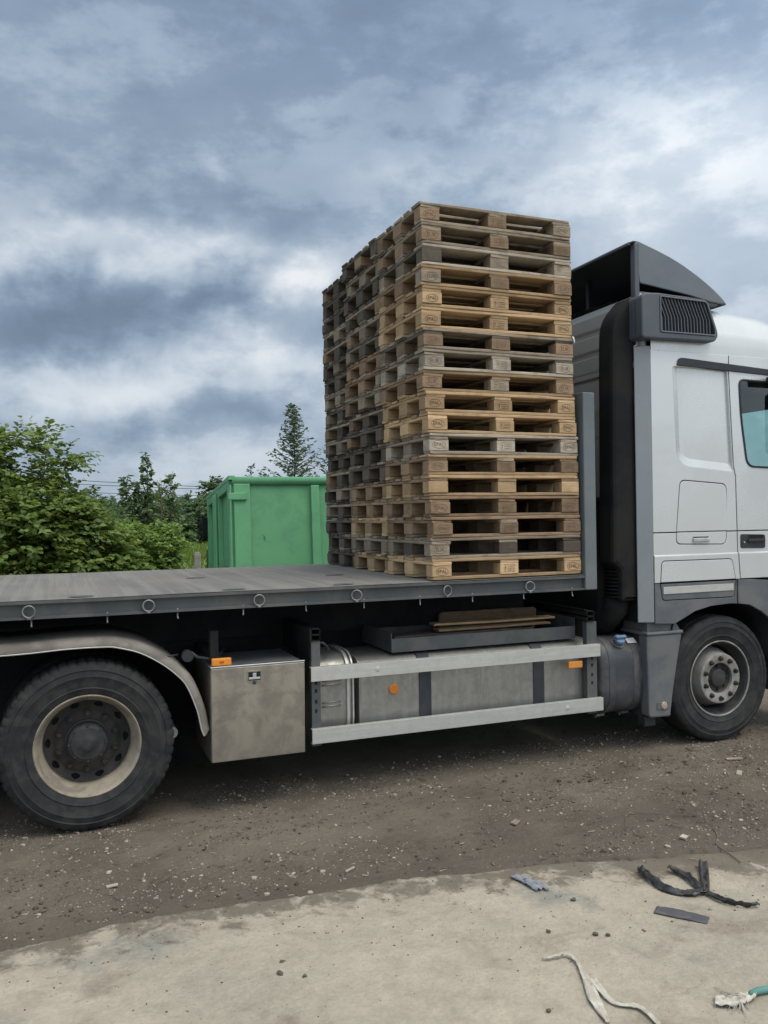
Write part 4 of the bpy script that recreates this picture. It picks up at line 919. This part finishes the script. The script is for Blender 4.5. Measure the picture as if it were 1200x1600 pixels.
def pallet(stack, i, x, y, z, keys, rz):
    kd, kt, kb = keys
    p = empty('wooden_pallet', (x + .6, y + .4, z), rz)
    where = {0: 'near', 1: 'middle', 2: 'far'}[stack]
    pos = {0: 'topmost of', 17: 'lowest of'}.get(i, f'{ORD[i]} from the top of')
    tag(p, f'{LOOK[kd]} wooden pallet, {pos} the {where} stack', 'pallet', f'pallets of the {where} stack on the truck bed')
    def put(kind, key, L, w, h, cx, cy, cz, turn=False, wob=.0035, jz=.0):
        o = link(kind, pm(kind, key, random.randrange(7), L, w, h, wob), None, p)
        o.location = (cx - .6 + random.uniform(-.003, .003), cy - .4 + random.uniform(-.002, .002), cz + jz)
        r_ = random.uniform(-.003, .003); flip = random.choice((0, math.pi))
        o.rotation_euler = (0, 0, (math.pi / 2 if turn else 0) + r_ + flip); return o
    alt = lambda k: random.choice([k, k, k, k, k, {'tan': 'fresh', 'fresh': 'tan', 'brown': 'grey', 'grey': 'dark', 'dark': 'grey', 'pale': 'grey'}[k]])
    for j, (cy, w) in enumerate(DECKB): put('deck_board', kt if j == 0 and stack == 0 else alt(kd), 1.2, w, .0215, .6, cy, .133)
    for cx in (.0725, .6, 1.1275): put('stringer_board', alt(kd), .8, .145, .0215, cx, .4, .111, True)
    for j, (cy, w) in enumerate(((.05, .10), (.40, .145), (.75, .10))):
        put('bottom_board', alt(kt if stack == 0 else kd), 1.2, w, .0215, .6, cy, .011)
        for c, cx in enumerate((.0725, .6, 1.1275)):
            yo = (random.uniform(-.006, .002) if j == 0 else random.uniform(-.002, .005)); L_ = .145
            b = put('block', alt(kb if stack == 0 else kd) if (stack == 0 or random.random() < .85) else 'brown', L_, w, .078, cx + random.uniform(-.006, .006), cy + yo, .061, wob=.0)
            if stack == 0 and j == 0 and near_st[i]:
                s = link('stamp', ST['IPPC' if c == 1 else near_st[i]][kb in ('tan', 'fresh')], M_STAMP, b)
                flip_ = abs(b.rotation_euler[2]) > 1
                s.location = (0, (w / 2 + .0006) * (1 if flip_ else -1), random.uniform(-.004, .004)); s.rotation_euler = (0, random.uniform(-.06, .06) * (1 if c != 1 else .3), math.pi if flip_ else 0)
                k = random.uniform(.84, 1.0); s.scale = (k, 1, k)
    return p
for stk in range(3):
    for i in range(18):
        z = ZB + .144 * (17 - i)
        if stk == 0: x, y = near_off[i] + .006, random.uniform(-.006, .006); ks = (near_key[i], near_top[i], near_blk[i])
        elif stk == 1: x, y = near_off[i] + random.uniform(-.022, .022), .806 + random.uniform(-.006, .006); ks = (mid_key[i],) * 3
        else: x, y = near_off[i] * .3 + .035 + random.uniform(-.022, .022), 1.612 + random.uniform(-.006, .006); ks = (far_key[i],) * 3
        pallet(stk, i, x, y, z, ks, random.uniform(-.007, .007))
# white plastic scrap caught on the seventh pallet
sc = obj('plastic_scrap', MB().grid([[(1.146 + .012 * math.sin(a * 2) , -.012 - .01 * a, ZB + .144 * 12 + .01 - .05 * a), (1.168 + .006 * a, -.006 - .006 * math.sin(a * 3), ZB + .144 * 12 + .012 - .046 * a)] for a in np.linspace(0, 1, 6)]), M_WHITE, None, smooth=True, solid=.001)
tag(sc, 'small white plastic scrap caught at the right end of the near stack', 'scrap')

# planks lying in the tray
for i, (x0, x1, y0, y1, z0, z1, rz, rx, key, lab) in enumerate([
    (.19, 1.20, .36, .47, 1.002, 1.018, -.03, .0, 'fresh', 'upper pale plank of the two lying flat in the under-bed tray'),
    (.19, 1.14, .31, .42, .978, .996, .02, .0, 'tan', 'lower plank of the two lying flat in the under-bed tray'),
    (.34, 1.20, .62, .645, .905, 1.08, .0, .1, 'brown', 'wide brown board leaning at the back of the under-bed tray'),
    (-.22, .17, .20, .31, .945, .957, .12, .0, 'dark', 'short dark board at the left end of the under-bed tray'),
    (-.15, 1.0, .33, .46, .893, .968, .0, .0, 'dark', 'thick dark timber under the planks in the under-bed tray')]):
    o = link('wooden_plank', solid('wooden_plank', x1 - x0, y1 - y0, z1 - z0, .004), WOOD[key]); o.location = ((x0 + x1) / 2, (y0 + y1) / 2, (z0 + z1) / 2 + (.01 if i == 0 else 0)); o.rotation_euler = (rx, 0, rz)
    tag(o, lab, 'plank', 'planks in the tray')

# ------------------------------------------------------------------ green container
CN = empty('green_container', (-.359, 4.852, .0), rad(-3.2))
tag(CN, 'green steel roll-off waste container with hinged doors behind the truck', 'container')
CN.rotation_euler = (rad(-4.6), 0, rad(-3.2)); CN.location.z = .07
H, LL, WD = 2.285, 6.2, 2.4
obj('side_wall', MB().box(.14, LL, .05, .06, .2, H - .06), M_GREEN, CN)
obj('side_wall', MB().box(.14, LL, WD - .06, WD - .05, .2, H - .06), M_GREEN, CN)
obj('end_wall', MB().box(LL - .06, LL, .06, WD - .06, .2, H - .06), M_GREEN, CN)
obj('floor', MB().box(.1, LL, .06, WD - .06, .18, .22), M_GREEN, CN)
obj('corner_post', MB().box(.015, .215, .0, .07, .1, H - .1), M_GREEN, CN, bevel=.008)
obj('corner_post', MB().box(.015, .215, WD - .07, WD, .1, H - .1), M_GREEN, CN, bevel=.008)
for yy in (.045, WD - .045): obj('top_rail', MB().tube([(.0, yy, H - .06), (LL, yy, H - .05)], .052, 14), M_GREEN, CN, smooth=True)
obj('top_rail', MB().tube([(LL - .05, .05, H - .06), (LL - .05, WD - .05, H - .05)], .052, 14), M_GREEN, CN, smooth=True)
for x in (.985, 1.82, 2.66, 3.5, 4.34, 5.18): obj('side_rib', MB().box(x, x + .105, -.005, .05, .18, H - .12), M_GREEN, CN, bevel=.006)
for yy in (.5, 1.72): obj('base_rail', MB().box(.0, LL, yy, yy + .18, .0, .18), M_GREEN, CN)
for yy in (.045, WD - .045): obj('bottom_rail', MB().box(.0, LL, yy - .05, yy + .03, .10, .21), M_GREEN, CN)
# dents pressed into the side sheet
b = MB(); b.add([(.66, .048, .49), (.79, .030, .475), (.91, .048, .50), (.8, .048, .515), (.72, .048, .52)], [(0, 1, 2, 3, 4)]); obj('dent', b, M_GREEN, CN)
b = MB(); b.add([(.375, .049, 1.56), (.392, .030, 1.52), (.398, .049, 1.47), (.385, .049, 1.47)], [(0, 1, 2, 3)]); obj('dent', b, M_GREEN, CN)
b = MB()
for k in range(8): t = k / 7; b.v += [(1.62 - .34 * t + .03, .0495, 1.45 - .55 * t), (1.60 - .36 * t, .040, 1.40 - .6 * t)]
b.f += [(2 * k, 2 * k + 1, 2 * k + 3, 2 * k + 2) for k in range(7)]; obj('dent', b, M_GREEN, CN, smooth=True)
# doors at the end
for y0, y1 in ((.06, 1.19), (1.21, WD - .06)):
    dr = obj('door', MB().box(.02, .035, y0, y1, .2, H - .1), M_GREEN, CN)
    f_ = MB()
    for a, c in ((y0, y0 + .13), (y1 - .13, y1)): f_.box(-.045, .02, a, c, .18, H - .05)
    for z in (.18, 1.18, H - .16): f_.box(-.04, .02, y0 + .13, y1 - .13, z, z + .11)
    obj('door_frame', f_, M_GREEN, dr, bevel=.006)
for yy in (.0, ):
    for z in (H - .30, .30, 1.22):
        if z == 1.22: continue
        obj('hinge', MB().box(-.055, .17, yy - .03, yy + .0, z, z + .085), M_GREEN, CN, bevel=.005)
    obj('hinge_pin', MB().tube([(-.03, -.015, .18), (-.03, -.015, H - .12)], .012, 8), M_GREEN, CN)
for yy in (1.1, 1.3): obj('lock_bar', MB().tube([(-.07, yy, .3), (-.07, yy, H - .1)], .02, 8), M_GREEN, CN)
obj('latch_box', MB().box(-.12, .02, WD - .1, WD + .03, H - .62, H - .32), M_BLACK, CN, bevel=.01)
obj('gusset', MB().extr([(-.045, H - .05), (.03, H - .05), (.03, H), (-.045, H)], .0, WD, axis='y'), M_GREEN, CN)

# ------------------------------------------------------------------ vegetation
LEAF = np.array([[0, 0, 0], [.28, .30, .05], [.62, .34, .03], [1, 0, -.10], [.62, -.34, .03], [.28, -.30, .05]])
LEAFF = [(0, 1, 2), (0, 2, 3), (0, 3, 4), (0, 4, 5)]
def leaves_mesh(name, P, Dv, Nv, size, m, parent, narrow=1.):
    """P bases, Dv directions along the leaf, Nv normals, size lengths"""
    P = np.asarray(P, float); Dv = np.asarray(Dv, float); Nv = np.asarray(Nv, float); size = np.asarray(size, float); n = len(P)
    Dv /= np.linalg.norm(Dv, axis=1)[:, None] + 1e-9
    S = np.cross(Nv, Dv); S /= np.linalg.norm(S, axis=1)[:, None] + 1e-9
    N2 = np.cross(Dv, S)
    V = P[:, None, :] + size[:, None, None] * (LEAF[None, :, 0:1] * Dv[:, None, :] + LEAF[None, :, 1:2] * narrow * S[:, None, :] + LEAF[None, :, 2:3] * N2[:, None, :] * 1.4)
    V = V.reshape(-1, 3).astype('f')
    base = (np.arange(n) * 6)[:, None, None]; T3 = (np.array(LEAFF)[None] + base).reshape(-1, 3)
    me = bpy.data.meshes.new(name); me.vertices.add(len(V)); me.vertices.foreach_set('co', V.ravel())
    k = len(T3); me.loops.add(k * 3); me.loops.foreach_set('vertex_index', T3.ravel().astype('i')); me.polygons.add(k)
    me.polygons.foreach_set('loop_start', np.arange(0, k * 3, 3).astype('i')); me.polygons.foreach_set('loop_total', np.full(k, 3, 'i')); me.update(calc_edges=True)
    return link(name, me, m, parent)
def unit(n):
    v = rng.standard_normal((n, 3)); return v / np.linalg.norm(v, axis=1)[:, None]
def shrub(name, base, lobes, nspray, leaf, m, label, cat='shrub', per=8, spray=.32, group=None, up=.25, droop=.25, stems=9, narrow=1., shell=.45):
    """lobes: (offset xyz, radii xyz, weight). Sprays of leaves sit in the outer part of each lobe."""
    t = empty(name, base); tag(t, label, cat, group)
    P, Dd, N, S = [], [], [], []; tw = MB()
    wts = np.array([l[2] for l in lobes], float); wts /= wts.sum()
    # sub-clumps make light and dark masses
    subs = []
    for (o, r, w), wt in zip(lobes, wts):
        k = max(4, int(nspray * wt / 26))
        d = unit(k); rr_ = rng.uniform(.55, 1, (k, 1)) ** .6
        c = np.array(o) + d * rr_ * np.array(r) * .86
        for q_ in range(k): subs.append((c[q_], d[q_], max(.16, min(r) * rng.uniform(.22, .4)), int(nspray * wt / k)))
    for c, dv, sr, ns in subs:
        dd = unit(ns); pts = c + dd * (rng.uniform(shell, 1, (ns, 1))) * sr
        for p, d in zip(pts, dd):
            a = d * .7 + dv * .5 + np.array([0, 0, up]) + rng.normal(0, .3, 3); a /= np.linalg.norm(a)
            L = spray * rng.uniform(.6, 1.2)
            side_ = np.cross(a, [0, 0, 1]); side_ /= np.linalg.norm(side_) + 1e-6
            for j in range(per):
                u_ = (j + .5) / per; q_ = p + a * L * u_ - np.array([0, 0, droop * L * u_ * u_])
                sg_ = 1 if j % 2 else -1
                ld_ = a * .6 + side_ * sg_ * .9 + rng.normal(0, .25, 3) - np.array([0, 0, .25])
                nv = np.array([0, 0, 1.]) + d * .35 + rng.normal(0, .38, 3)
                P.append(q_); Dd.append(ld_); N.append(nv); S.append(leaf * rng.uniform(.6, 1.2))
    leaves_mesh('crown', P, Dd, N, S, m, t, narrow)
    for k in range(stems):
        c = subs[k * len(subs) // stems][0]
        mid = np.array([c[0] * .45, c[1] * .45, c[2] * .5]) + rng.normal(0, .05, 3)
        tw.tube([(rng.normal(0, .06), rng.normal(0, .06), -.1), tuple(mid), tuple(c)], [.028, .018, .006], 6)
    obj('stem', tw, M_BARK, t, smooth=True)
    return t
def sapling(name, base, top, tiers, leaf, m, label, width, per=7, group=None, narrow=.75, rise=.5, cat='tree', taper=1., bend=0., dr=.35):
    """an upright young tree: leader with side branches that shorten towards the tip"""
    t = empty(name, base); tag(t, label, cat, group); P, Dd, N, S = [], [], [], []; tw = MB()
    Hh = top - base[2]; lead = [(bend * math.sin(3 * u_) * u_, .04 * math.sin(5 * u_), Hh * u_ - .05) for u_ in np.linspace(0, 1, 8)]
    tw.tube(lead, list(np.linspace(.035 * Hh / 3, .004, 8)), 7)
    for k in range(tiers):
        u_ = (k + .3) / tiers; z = Hh * (.12 + .88 * u_); a = k * 2.4 + rng.uniform(-.5, .5); L = width * max(.05, (1 - u_) ** taper) * rng.uniform(.65, 1.15) + .06
        d = np.array([math.cos(a), math.sin(a), rise]); d /= np.linalg.norm(d); p0 = np.array([bend * math.sin(3 * u_) * u_, 0, z])
        tw.tube([tuple(p0), tuple(p0 + d * L * .6), tuple(p0 + d * L + np.array([0, 0, .04]))], [.010, .006, .003], 5)
        nb = max(3, int(per * (L / width + .35)))
        for j in range(nb):
            v = (j + .6) / nb; q_ = p0 + d * L * v
            for sg_ in (-1, 1):
                sd_ = np.array([-math.sin(a), math.cos(a), 0]) * sg_
                ld_ = d * .5 + sd_ * .8 + rng.normal(0, .3, 3) - np.array([0, 0, dr])
                P.append(q_ + rng.normal(0, .02, 3)); Dd.append(ld_); N.append(np.array([0, 0, 1.]) + rng.normal(0, .5, 3)); S.append(leaf * rng.uniform(.6, 1.15))
    for k in range(int(16 * Hh / 2)):
        u_ = rng.uniform(.35, 1); P.append((bend * math.sin(3 * u_) * u_, 0, Hh * u_)); v = unit(1)[0]; v[2] = v[2] * .4 - .1; Dd.append(v); N.append(np.array([0, 0, 1.]) + rng.normal(0, .4, 3)); S.append(leaf * rng.uniform(.7, 1.2))
    leaves_mesh('crown', P, Dd, N, S, m, t, narrow); obj('trunk', tw, M_BARK, t, smooth=True); return t
TG = 'trees and shrubs behind the truck'
shrub('leafy_bush', (-2.75, 7.35, 0), [((-.05, 0, 2.60), (.70, .6, .50), 1.0), ((-.05, 0, 1.45), (1.15, 1.0, 1.0), 3), ((.52, -.25, 1.35), (.55, .6, .70), 1.2), ((-1.1, .3, 1.6), (1.0, .9, 1.1), 1.8), ((.25, -.2, .7), (1.0, .8, .6), 1.2), ((-.6, .1, 2.4), (.6, .6, .4), .6), ((.50, .0, 1.78), (.55, .55, .52), 1.1), ((.82, .05, 1.35), (.42, .5, .55), .8)],
      4300, .088, L_BUSH, 'large broad-leaved green bush at the far left behind the truck bed', 'bush', per=9, spray=.34, stems=14, shell=.35)
shrub('low_shrub', (-1.58, 7.9, 0), [((0, 0, .85), (.42, .5, .75), 1), ((.2, .2, 1.2), (.3, .3, .35), .5)], 380, .075, L_SHRUB, 'low light green shrub right beside the large bush', per=8, spray=.26, group=TG)
shrub('mixed_shrub', (-1.15, 8.7, .02), [((0, 0, .95), (.55, .5, .8), 1), ((-.3, .1, 1.35), (.35, .35, .5), .6)], 560, .07, L_SHRUB, 'leafy green shrub at the foot of the slender saplings', per=8, spray=.26, group=TG)
shrub('mixed_shrub', (-.80, 9.1, .02), [((0, 0, .85), (.42, .5, .8), 1), ((.05, .1, 1.35), (.30, .35, .4), .6)], 520, .07, L_SHRUB, 'rounded green shrub right of the slender saplings', per=8, spray=.26, group=TG)
shrub('young_shrub', (-.95, 8.25, .0), [((0, 0, .62), (.30, .3, .5), 1)], 180, .06, L_SHRUB, 'small bright green shrub just above the truck bed', per=7, spray=.22, group=TG)
sapling('slender_sapling', (-.92, 9.29, .05), 2.90, 34, .095, L_SAP, 'tallest slender sapling left of the green container', .30, per=11, group=TG, narrow=1., rise=.9, taper=.7, dr=.55)
sapling('slender_sapling', (-1.24, 9.42, .05), 2.52, 32, .095, L_SAP, 'bushy-topped sapling nearest the large bush', .36, per=11, group=TG, narrow=1., rise=.9, taper=.5, dr=.55)
sapling('slender_sapling', (-1.06, 9.38, .05), 2.46, 30, .09, L_SAP, 'middle sapling just left of the tallest one', .28, per=11, group=TG, narrow=1., rise=.9, taper=.6, dr=.55)
sapling('slender_sapling', (-.50, 9.68, .05), 2.62, 30, .095, L_SAP, 'slim sapling rightmost of the sapling group', .30, per=11, group=TG, narrow=1., rise=.9, taper=.6, dr=.55)
sapling('dry_sapling', (-.71, 9.2, .05), 2.50, 15, .05, L_DRY, 'yellowish half-dry sapling with spreading thin twigs', .34, per=6, group=TG, narrow=.5, rise=.5, taper=.5)
shrub('broad_tree', (2.10, 24.2, .80), [((0, 0, .95), (1.1, 1, .8), 1), ((.5, .2, 1.3), (.6, .6, .5), .5)], 620, .13, L_DARK, 'dark green round tree left of the container', 'tree', per=8, spray=.3, group=TG)
shrub('broad_tree', (3.0, 25.0, .80), [((0, 0, 1.05), (1.2, 1, .9), 1), ((.0, 0, 1.9), (.45, .4, .5), .4)], 620, .13, L_DARK, 'dark tree half hidden by the container doors', 'tree', per=8, spray=.3, group=TG)
shrub('broad_tree', (.70, 22.6, .80), [((0, 0, .8), (1.2, 1, .75), 1)], 620, .13, L_DARK, 'dark tree behind the saplings', 'tree', per=8, spray=.3, group=TG)
shrub('broad_tree', (-1.55, 13.0, .4), [((0, 0, 1.15), (.75, .8, .95), 1)], 520, .09, L_DARK, 'dark tree behind the right edge of the large bush', 'tree', per=8, spray=.3, group=TG)
sapling('feathery_tree', (2.42, 12.25, .35), 4.20, 110, .11, L_GREY, 'tall feathery grey-green tree rising above the container', 1.40, per=15, narrow=.6, rise=.55, taper=.95, bend=.05, group=TG, dr=.05)
sapling('feathery_tree', (2.95, 11.4, .3), 3.44, 34, .11, L_GREY, 'smaller feathery tree beside the pallet stacks', .75, per=9, narrow=.6, rise=.8, taper=.8, group=TG, dr=.05)
sapling('feathery_tree', (1.13, 10.62, .2), 2.86, 22, .085, L_GREY, 'sprig of a young tree just above the container rim', .12, per=6, narrow=.6, rise=.8, taper=.8, group=TG, dr=.05)
# distant wood: one mass of crowns along the far side of the meadow
P, Dd, N, S = [], [], [], []
for k in range(70):
    x = rng.uniform(-30, 40); y = rng.uniform(34, 46); r0_ = rng.uniform(1.4, 2.4); h0 = rng.uniform(1.2, 2.2) - .018 * abs(x)
    n = 260; d = unit(n); pp = np.array([x, y, .8 + h0 * .5]) + d * rng.uniform(.7, 1, (n, 1)) * np.array([r0_, r0_, h0 * .6])
    P += list(pp); Dd += list(d + rng.normal(0, .4, (n, 3))); N += list(d + np.array([0, 0, .7]) + rng.normal(0, .3, (n, 3))); S += list(rng.uniform(.3, .6, n))
tag(leaves_mesh('distant_wood', P, Dd, N, S, L_DARK, None), 'dark distant line of trees beyond the meadow', 'wood', kind='stuff')
# meadow grass
P, Dd, N, S = [], [], [], []
n = 34000; x = rng.uniform(-9, 9, n); y = rng.uniform(7.6, 30, n)
for a, b_ in zip(x, y):
    P.append((a, b_, gz(a, b_))); Dd.append((rng.normal(0, .35), rng.normal(0, .35), 1)); N.append((rng.normal(), rng.normal(), .2)); S.append(rng.uniform(.10, .32))
tag(leaves_mesh('meadow_grass', P, Dd, N, S, L_GRASS, None, .12), 'long light green meadow grass behind the truck', 'grass', kind='stuff')
# fence posts
for (x, y, h, lab, m) in ((.0, 10.0, 1.20, 'short grey concrete post in the grass left of the container', M_CONCP), (.16, 9.55, 1.28, 'dark post against the container doors', M_BARK)):
    z0 = gz(x, y) - .1; o = obj('fence_post', MB().extr([(x - .06, y - .05), (x + .06, y - .05), (x + .06, y + .05), (x - .06, y + .05)], z0, h, axis='z').extr([(x - .045, y - .035), (x + .045, y - .035), (x + .045, y + .035), (x - .045, y + .035)], h - .002, h + .03, axis='z'), m, bevel=.01)
    tag(o, lab, 'post')
# overhead wires between two poles
pA, pB = Vector((-13.6, 42.2, 0)), Vector((11.8, 32.2, 0))
for nm, p, lab in (('A', pA, 'utility pole out past the large bush'), ('B', pB, 'utility pole hidden behind the pallet stacks')):
    t = empty('utility_pole', (p.x, p.y, .6)); tag(t, lab, 'pole'); obj('shaft', MB().tube([(0, 0, -.3), (0, 0, 4.6)], [.12, .09], 10), M_BARK, t, smooth=True); obj('crossarm', MB().box(-.5, .5, -.04, .04, 3.0, 3.08), M_BARK, t)
for k, (za, zb2, lab) in enumerate(((4.95, 3.0, 'upper overhead wire crossing the sky above the saplings'), (4.62, 2.98, 'lower overhead wire crossing the sky above the saplings'), (4.1, 2.75, 'lowest faint overhead wire behind the saplings'))):
    pts = [pA.lerp(pB, u_) + Vector((0, 0, za + (zb2 - za) * u_ - .5 * 4 * u_ * (1 - u_) * .5)) for u_ in np.linspace(0, 1, 16)]
    tag(obj('overhead_wire', MB().tube(pts, .014, 5), M_BLACKPL), lab, 'wire', 'overhead wires')

# ------------------------------------------------------------------ litter on the slab
def ribbon(name, path, widths, m, label, cat, thick=.0015, twist=None, crumple=.006, base=.016, n=8, segs=7):
    pts = smooth_path([Vector((a, b_, c)) for a, b_, c in path], n); K = len(pts); rows = []
    for i, p in enumerate(pts):
        d = (pts[min(i + 1, K - 1)] - pts[max(i - 1, 0)]); d.z = 0; d.normalize(); s = Vector((-d.y, d.x, 0)); u_ = i / (K - 1)
        j = u_ * (len(widths) - 1); w = widths[int(j)] + (widths[min(int(j) + 1, len(widths) - 1)] - widths[int(j)]) * (j - int(j))
        tws = (twist or 0) * u_; row = []
        for k in range(segs):
            v = (k / (segs - 1) - .5) * w
            fold = crumple * abs(math.sin(k * 2.1 + 3 * mnoise.noise((i * .23, k * .3, 1)))) + crumple * .8 * mnoise.noise((p.x * 40 + k, p.y * 40, 3))
            off = s * v * math.cos(tws) ; row.append((p.x + off.x, p.y + off.y, base + p.z + max(0, fold) + abs(v * math.sin(tws))))
        rows.append(row)
    o = obj(name, MB().grid(rows), m, None, smooth=True, solid=thick); tag(o, label, cat); return o
M_BAG = mat('black_film', (.022, .023, .027), (.015, .016, .019), rough=.42, scale=20, dirt=(.10, .09, .075), dirt_amt=.5, dirt_scale=14, spec=.5)
M_STRIP = mat('grey_strip', (.075, .075, .085), (.055, .055, .065), rough=.75, dirt=(.16, .145, .12), dirt_amt=.5, dirt_scale=14)
M_WTAPE = mat('white_band', (.55, .52, .44), (.45, .42, .35), rough=.7, scale=30, dirt=(.3, .26, .2), dirt_amt=.5, dirt_scale=20)
M_BSCR = mat('blue_scrap', (.24, .26, .29), (.17, .19, .22), rough=.7, scale=30, dirt=(.3, .28, .25), dirt_amt=.4, dirt_scale=30)
M_TEAL = mat('teal_rope', (.10, .25, .22), (.08, .20, .175), rough=.7)
def join_into(main, others):
    vs = [tuple(v.co) for v in main.data.vertices]; fs = [tuple(p.vertices) for p in main.data.polygons]
    for o in others:
        k = len(vs); vs += [tuple(v.co) for v in o.data.vertices]; fs += [tuple(i + k for i in p.vertices) for p in o.data.polygons]
        bpy.data.objects.remove(o)
    mt = main.data.materials[0]; me = bpy.data.meshes.new(main.name); me.from_pydata(vs, [], fs); me.polygons.foreach_set('use_smooth', [True] * len(me.polygons)); me.materials.append(mt); main.data = me

b1 = ribbon('black_plastic_film', [(.329, -1.723, .005), (.310, -1.795, .008), (.301, -1.946, .0), (.36, -2.03, .0), (.449, -2.054, .006)], [.03, .04, .055, .05, .03], M_BAG, 'twisted black plastic film lying on the concrete slab', 'plastic film', crumple=.020)
b2 = ribbon('x', [(.461, -1.780, .012), (.482, -1.87, .004), (.453, -2.012, .002), (.449, -2.054, .006)], [.025, .04, .04, .025], M_BAG, 'x', 'x', crumple=.020)
b3 = ribbon('x', [(.663, -1.800, .012), (.575, -1.90, .006), (.50, -1.99, .002), (.449, -2.054, .006)], [.045, .045, .04, .025], M_BAG, 'x', 'x', crumple=.020)
b4 = ribbon('x', [(.449, -2.054, .006), (.453, -2.155, .0), (.495, -2.228, .0), (.571, -2.250, .004)], [.03, .04, .05, .02], M_BAG, 'x', 'x', crumple=.010, twist=2.5)
join_into(b1, [b2, b3, b4])
ribbon('grey_strip', [(.125, -2.085, 0), (.19, -2.165, .002), (.268, -2.262, 0)], [.075, .08, .07], M_STRIP, 'short dark grey fabric strip beside the black film', 'strip', crumple=.003)
ribbon('white_band', [(-.577, -2.253, 0), (-.517, -2.263, .004), (-.47, -2.266, .004), (-.462, -2.322, .0), (-.498, -2.434, .0), (-.554, -2.573, .0), (-.594, -2.705, 0)], [.006, .012, .016, .014, .03, .05, .015], M_WTAPE, 'frayed white strapping band curling over the concrete', 'strapping', crumple=.008)
ribbon('white_band', [(-.478, -2.455, 0), (-.494, -2.50, .003), (-.501, -2.618, .0), (-.436, -2.68, .003), (-.44, -2.79, .0)], [.025, .035, .018, .022, .02], M_WTAPE, 'second frayed white band crossing the curling one', 'strapping', crumple=.008)
bsc = ribbon('blue_scrap', [(-.285, -1.525, 0), (-.27, -1.61, .003), (-.25, -1.715, 0)], [.05, .035, .045], M_BSCR, 'crumpled blue-grey scrap near the slab edge', 'scrap', crumple=.012)
join_into(bsc, [ribbon('x', [(-.305, -1.545, .004), (-.27, -1.575, .006), (-.225, -1.60, .0)], [.015, .03, .012], M_BSCR, 'x', 'x', crumple=.01), ribbon('x', [(-.262, -1.60, .004), (-.225, -1.66, .004), (-.215, -1.73, .0)], [.02, .03, .015], M_BSCR, 'x', 'x', crumple=.01)])
rp = ribbon('frayed_rope', [(-.155, -2.750, 0), (-.115, -2.782, .004), (-.046, -2.789, .006), (.0, -2.78, .006)], [.07, .05, .04, .025], M_WTAPE, 'frayed white rope end with green core at the right edge', 'rope', crumple=.014)
f = MB()
for k in range(26):
    a = rng.uniform(-.5, .5); p0 = Vector((-.03, -2.787, .022)); L = rng.uniform(.06, .13); ang = math.pi * .97 + a
    f.tube([p0, p0 + Vector((math.cos(ang) * L * .5, math.sin(ang) * L * .5, rng.uniform(.004, .02))), p0 + Vector((math.cos(ang + a) * L, math.sin(ang + a) * L, -.006))], .0013, 4)
obj('fibres', f, M_WTAPE, rp, smooth=True)
obj('core', MB().tube([(-.02, -2.782, .030), (.03, -2.776, .028), (.075, -2.78, .026), (.13, -2.80, .026)], [.010, .013, .013, .012], 8), M_TEAL, rp, smooth=True)
M_WIRE = mat('rusty_wire', (.16, .13, .10), rough=.8)
def gpath(pts): return smooth_path([Vector((x, y, max(gz(x, y), .0 if y > slab_edge(x) else .014) + .006)) for x, y in pts], 5)
tag(obj('bent_wire', MB().tube(gpath([(1.10, -1.40), (1.02, -1.52), (.92, -1.62), (.888, -1.745), (.86, -1.85)]), .0028, 6), M_WIRE, smooth=True), 'thin rusty wire bent across the slab edge at right', 'wire')
tag(obj('dry_twig', MB().tube(gpath([(.615, -1.24), (.70, -1.13), (.787, -1.032), (.892, -1.02), (1.065, -1.15), (1.12, -1.2)]), .002, 6), M_WIRE, smooth=True), 'thin curved twig among the gravel right of centre', 'twig')
for i, (x, y, s_, lab, mm) in enumerate([(-.160, -1.858, .017, 'round brown stone on the slab right of the blue scrap', M_CLOD), (-.43, -2.067, .012, 'small dark stone on the slab above the white band', M_CLOD), (-.212, -2.19, .013, 'dark stone lying right of two others on the slab', M_CLOD), (-.259, -2.164, .015, 'flat brown clod left of the dark stone on the slab', M_CLOD),
      (.354, -2.181, .011, 'pale stone on the slab just below the black film', M_STONE), (-1.586, -1.935, .018, 'largest dark clod on the middle of the slab', M_CLOD), (-1.555, -1.852, .013, 'dark clod behind the largest one on the slab', M_CLOD), (-1.50, -1.99, .013, 'dark clod in front of the largest one on the slab', M_CLOD), (-.745, -2.56, .011, 'dark clod at the bottom edge of the picture', M_CLOD), (1.30, -1.02, .018, 'white stone in the dirt at the right edge', M_STONE)]):
    o = stones('stone', [(0, 0, 0, s_)], mm); o.location = (x, y, (.016 if y < slab_edge(x) else gz(x, y) + .002)); tag(o, lab, 'stone', 'loose stones')
for i, (x, y, L, w, rz, key, lab) in enumerate([(-2.145, -.77, .055, .022, .1, 'pale', 'pale wood chip on the dirt below the rear tyre'), (2.018, -.666, .085, .035, .8, 'pale', 'squared pale wood offcut in the dirt near the front tyre'), (.813, -1.485, .04, .035, .4, 'pale', 'white chip by the slab edge near the black film'), (.116, -.862, .06, .04, .5, 'grey', 'flat grey wood chip in the gravel below the side guard'), (2.225, -.408, .11, .035, -.5, 'grey', 'grey wood piece on the dirt beside the front tyre'), (-1.0, -1.10, .06, .012, .5, 'pale', 'thin pale splinter by the slab edge at centre')]):
    o = link('wood_chip', solid('wood_chip', L, w, .009, .003), WOOD[key]); o.location = (x, y, gz(x, y) + .010); o.rotation_euler = (.05, -.06, rz); tag(o, lab, 'wood chip', 'loose wood chips')
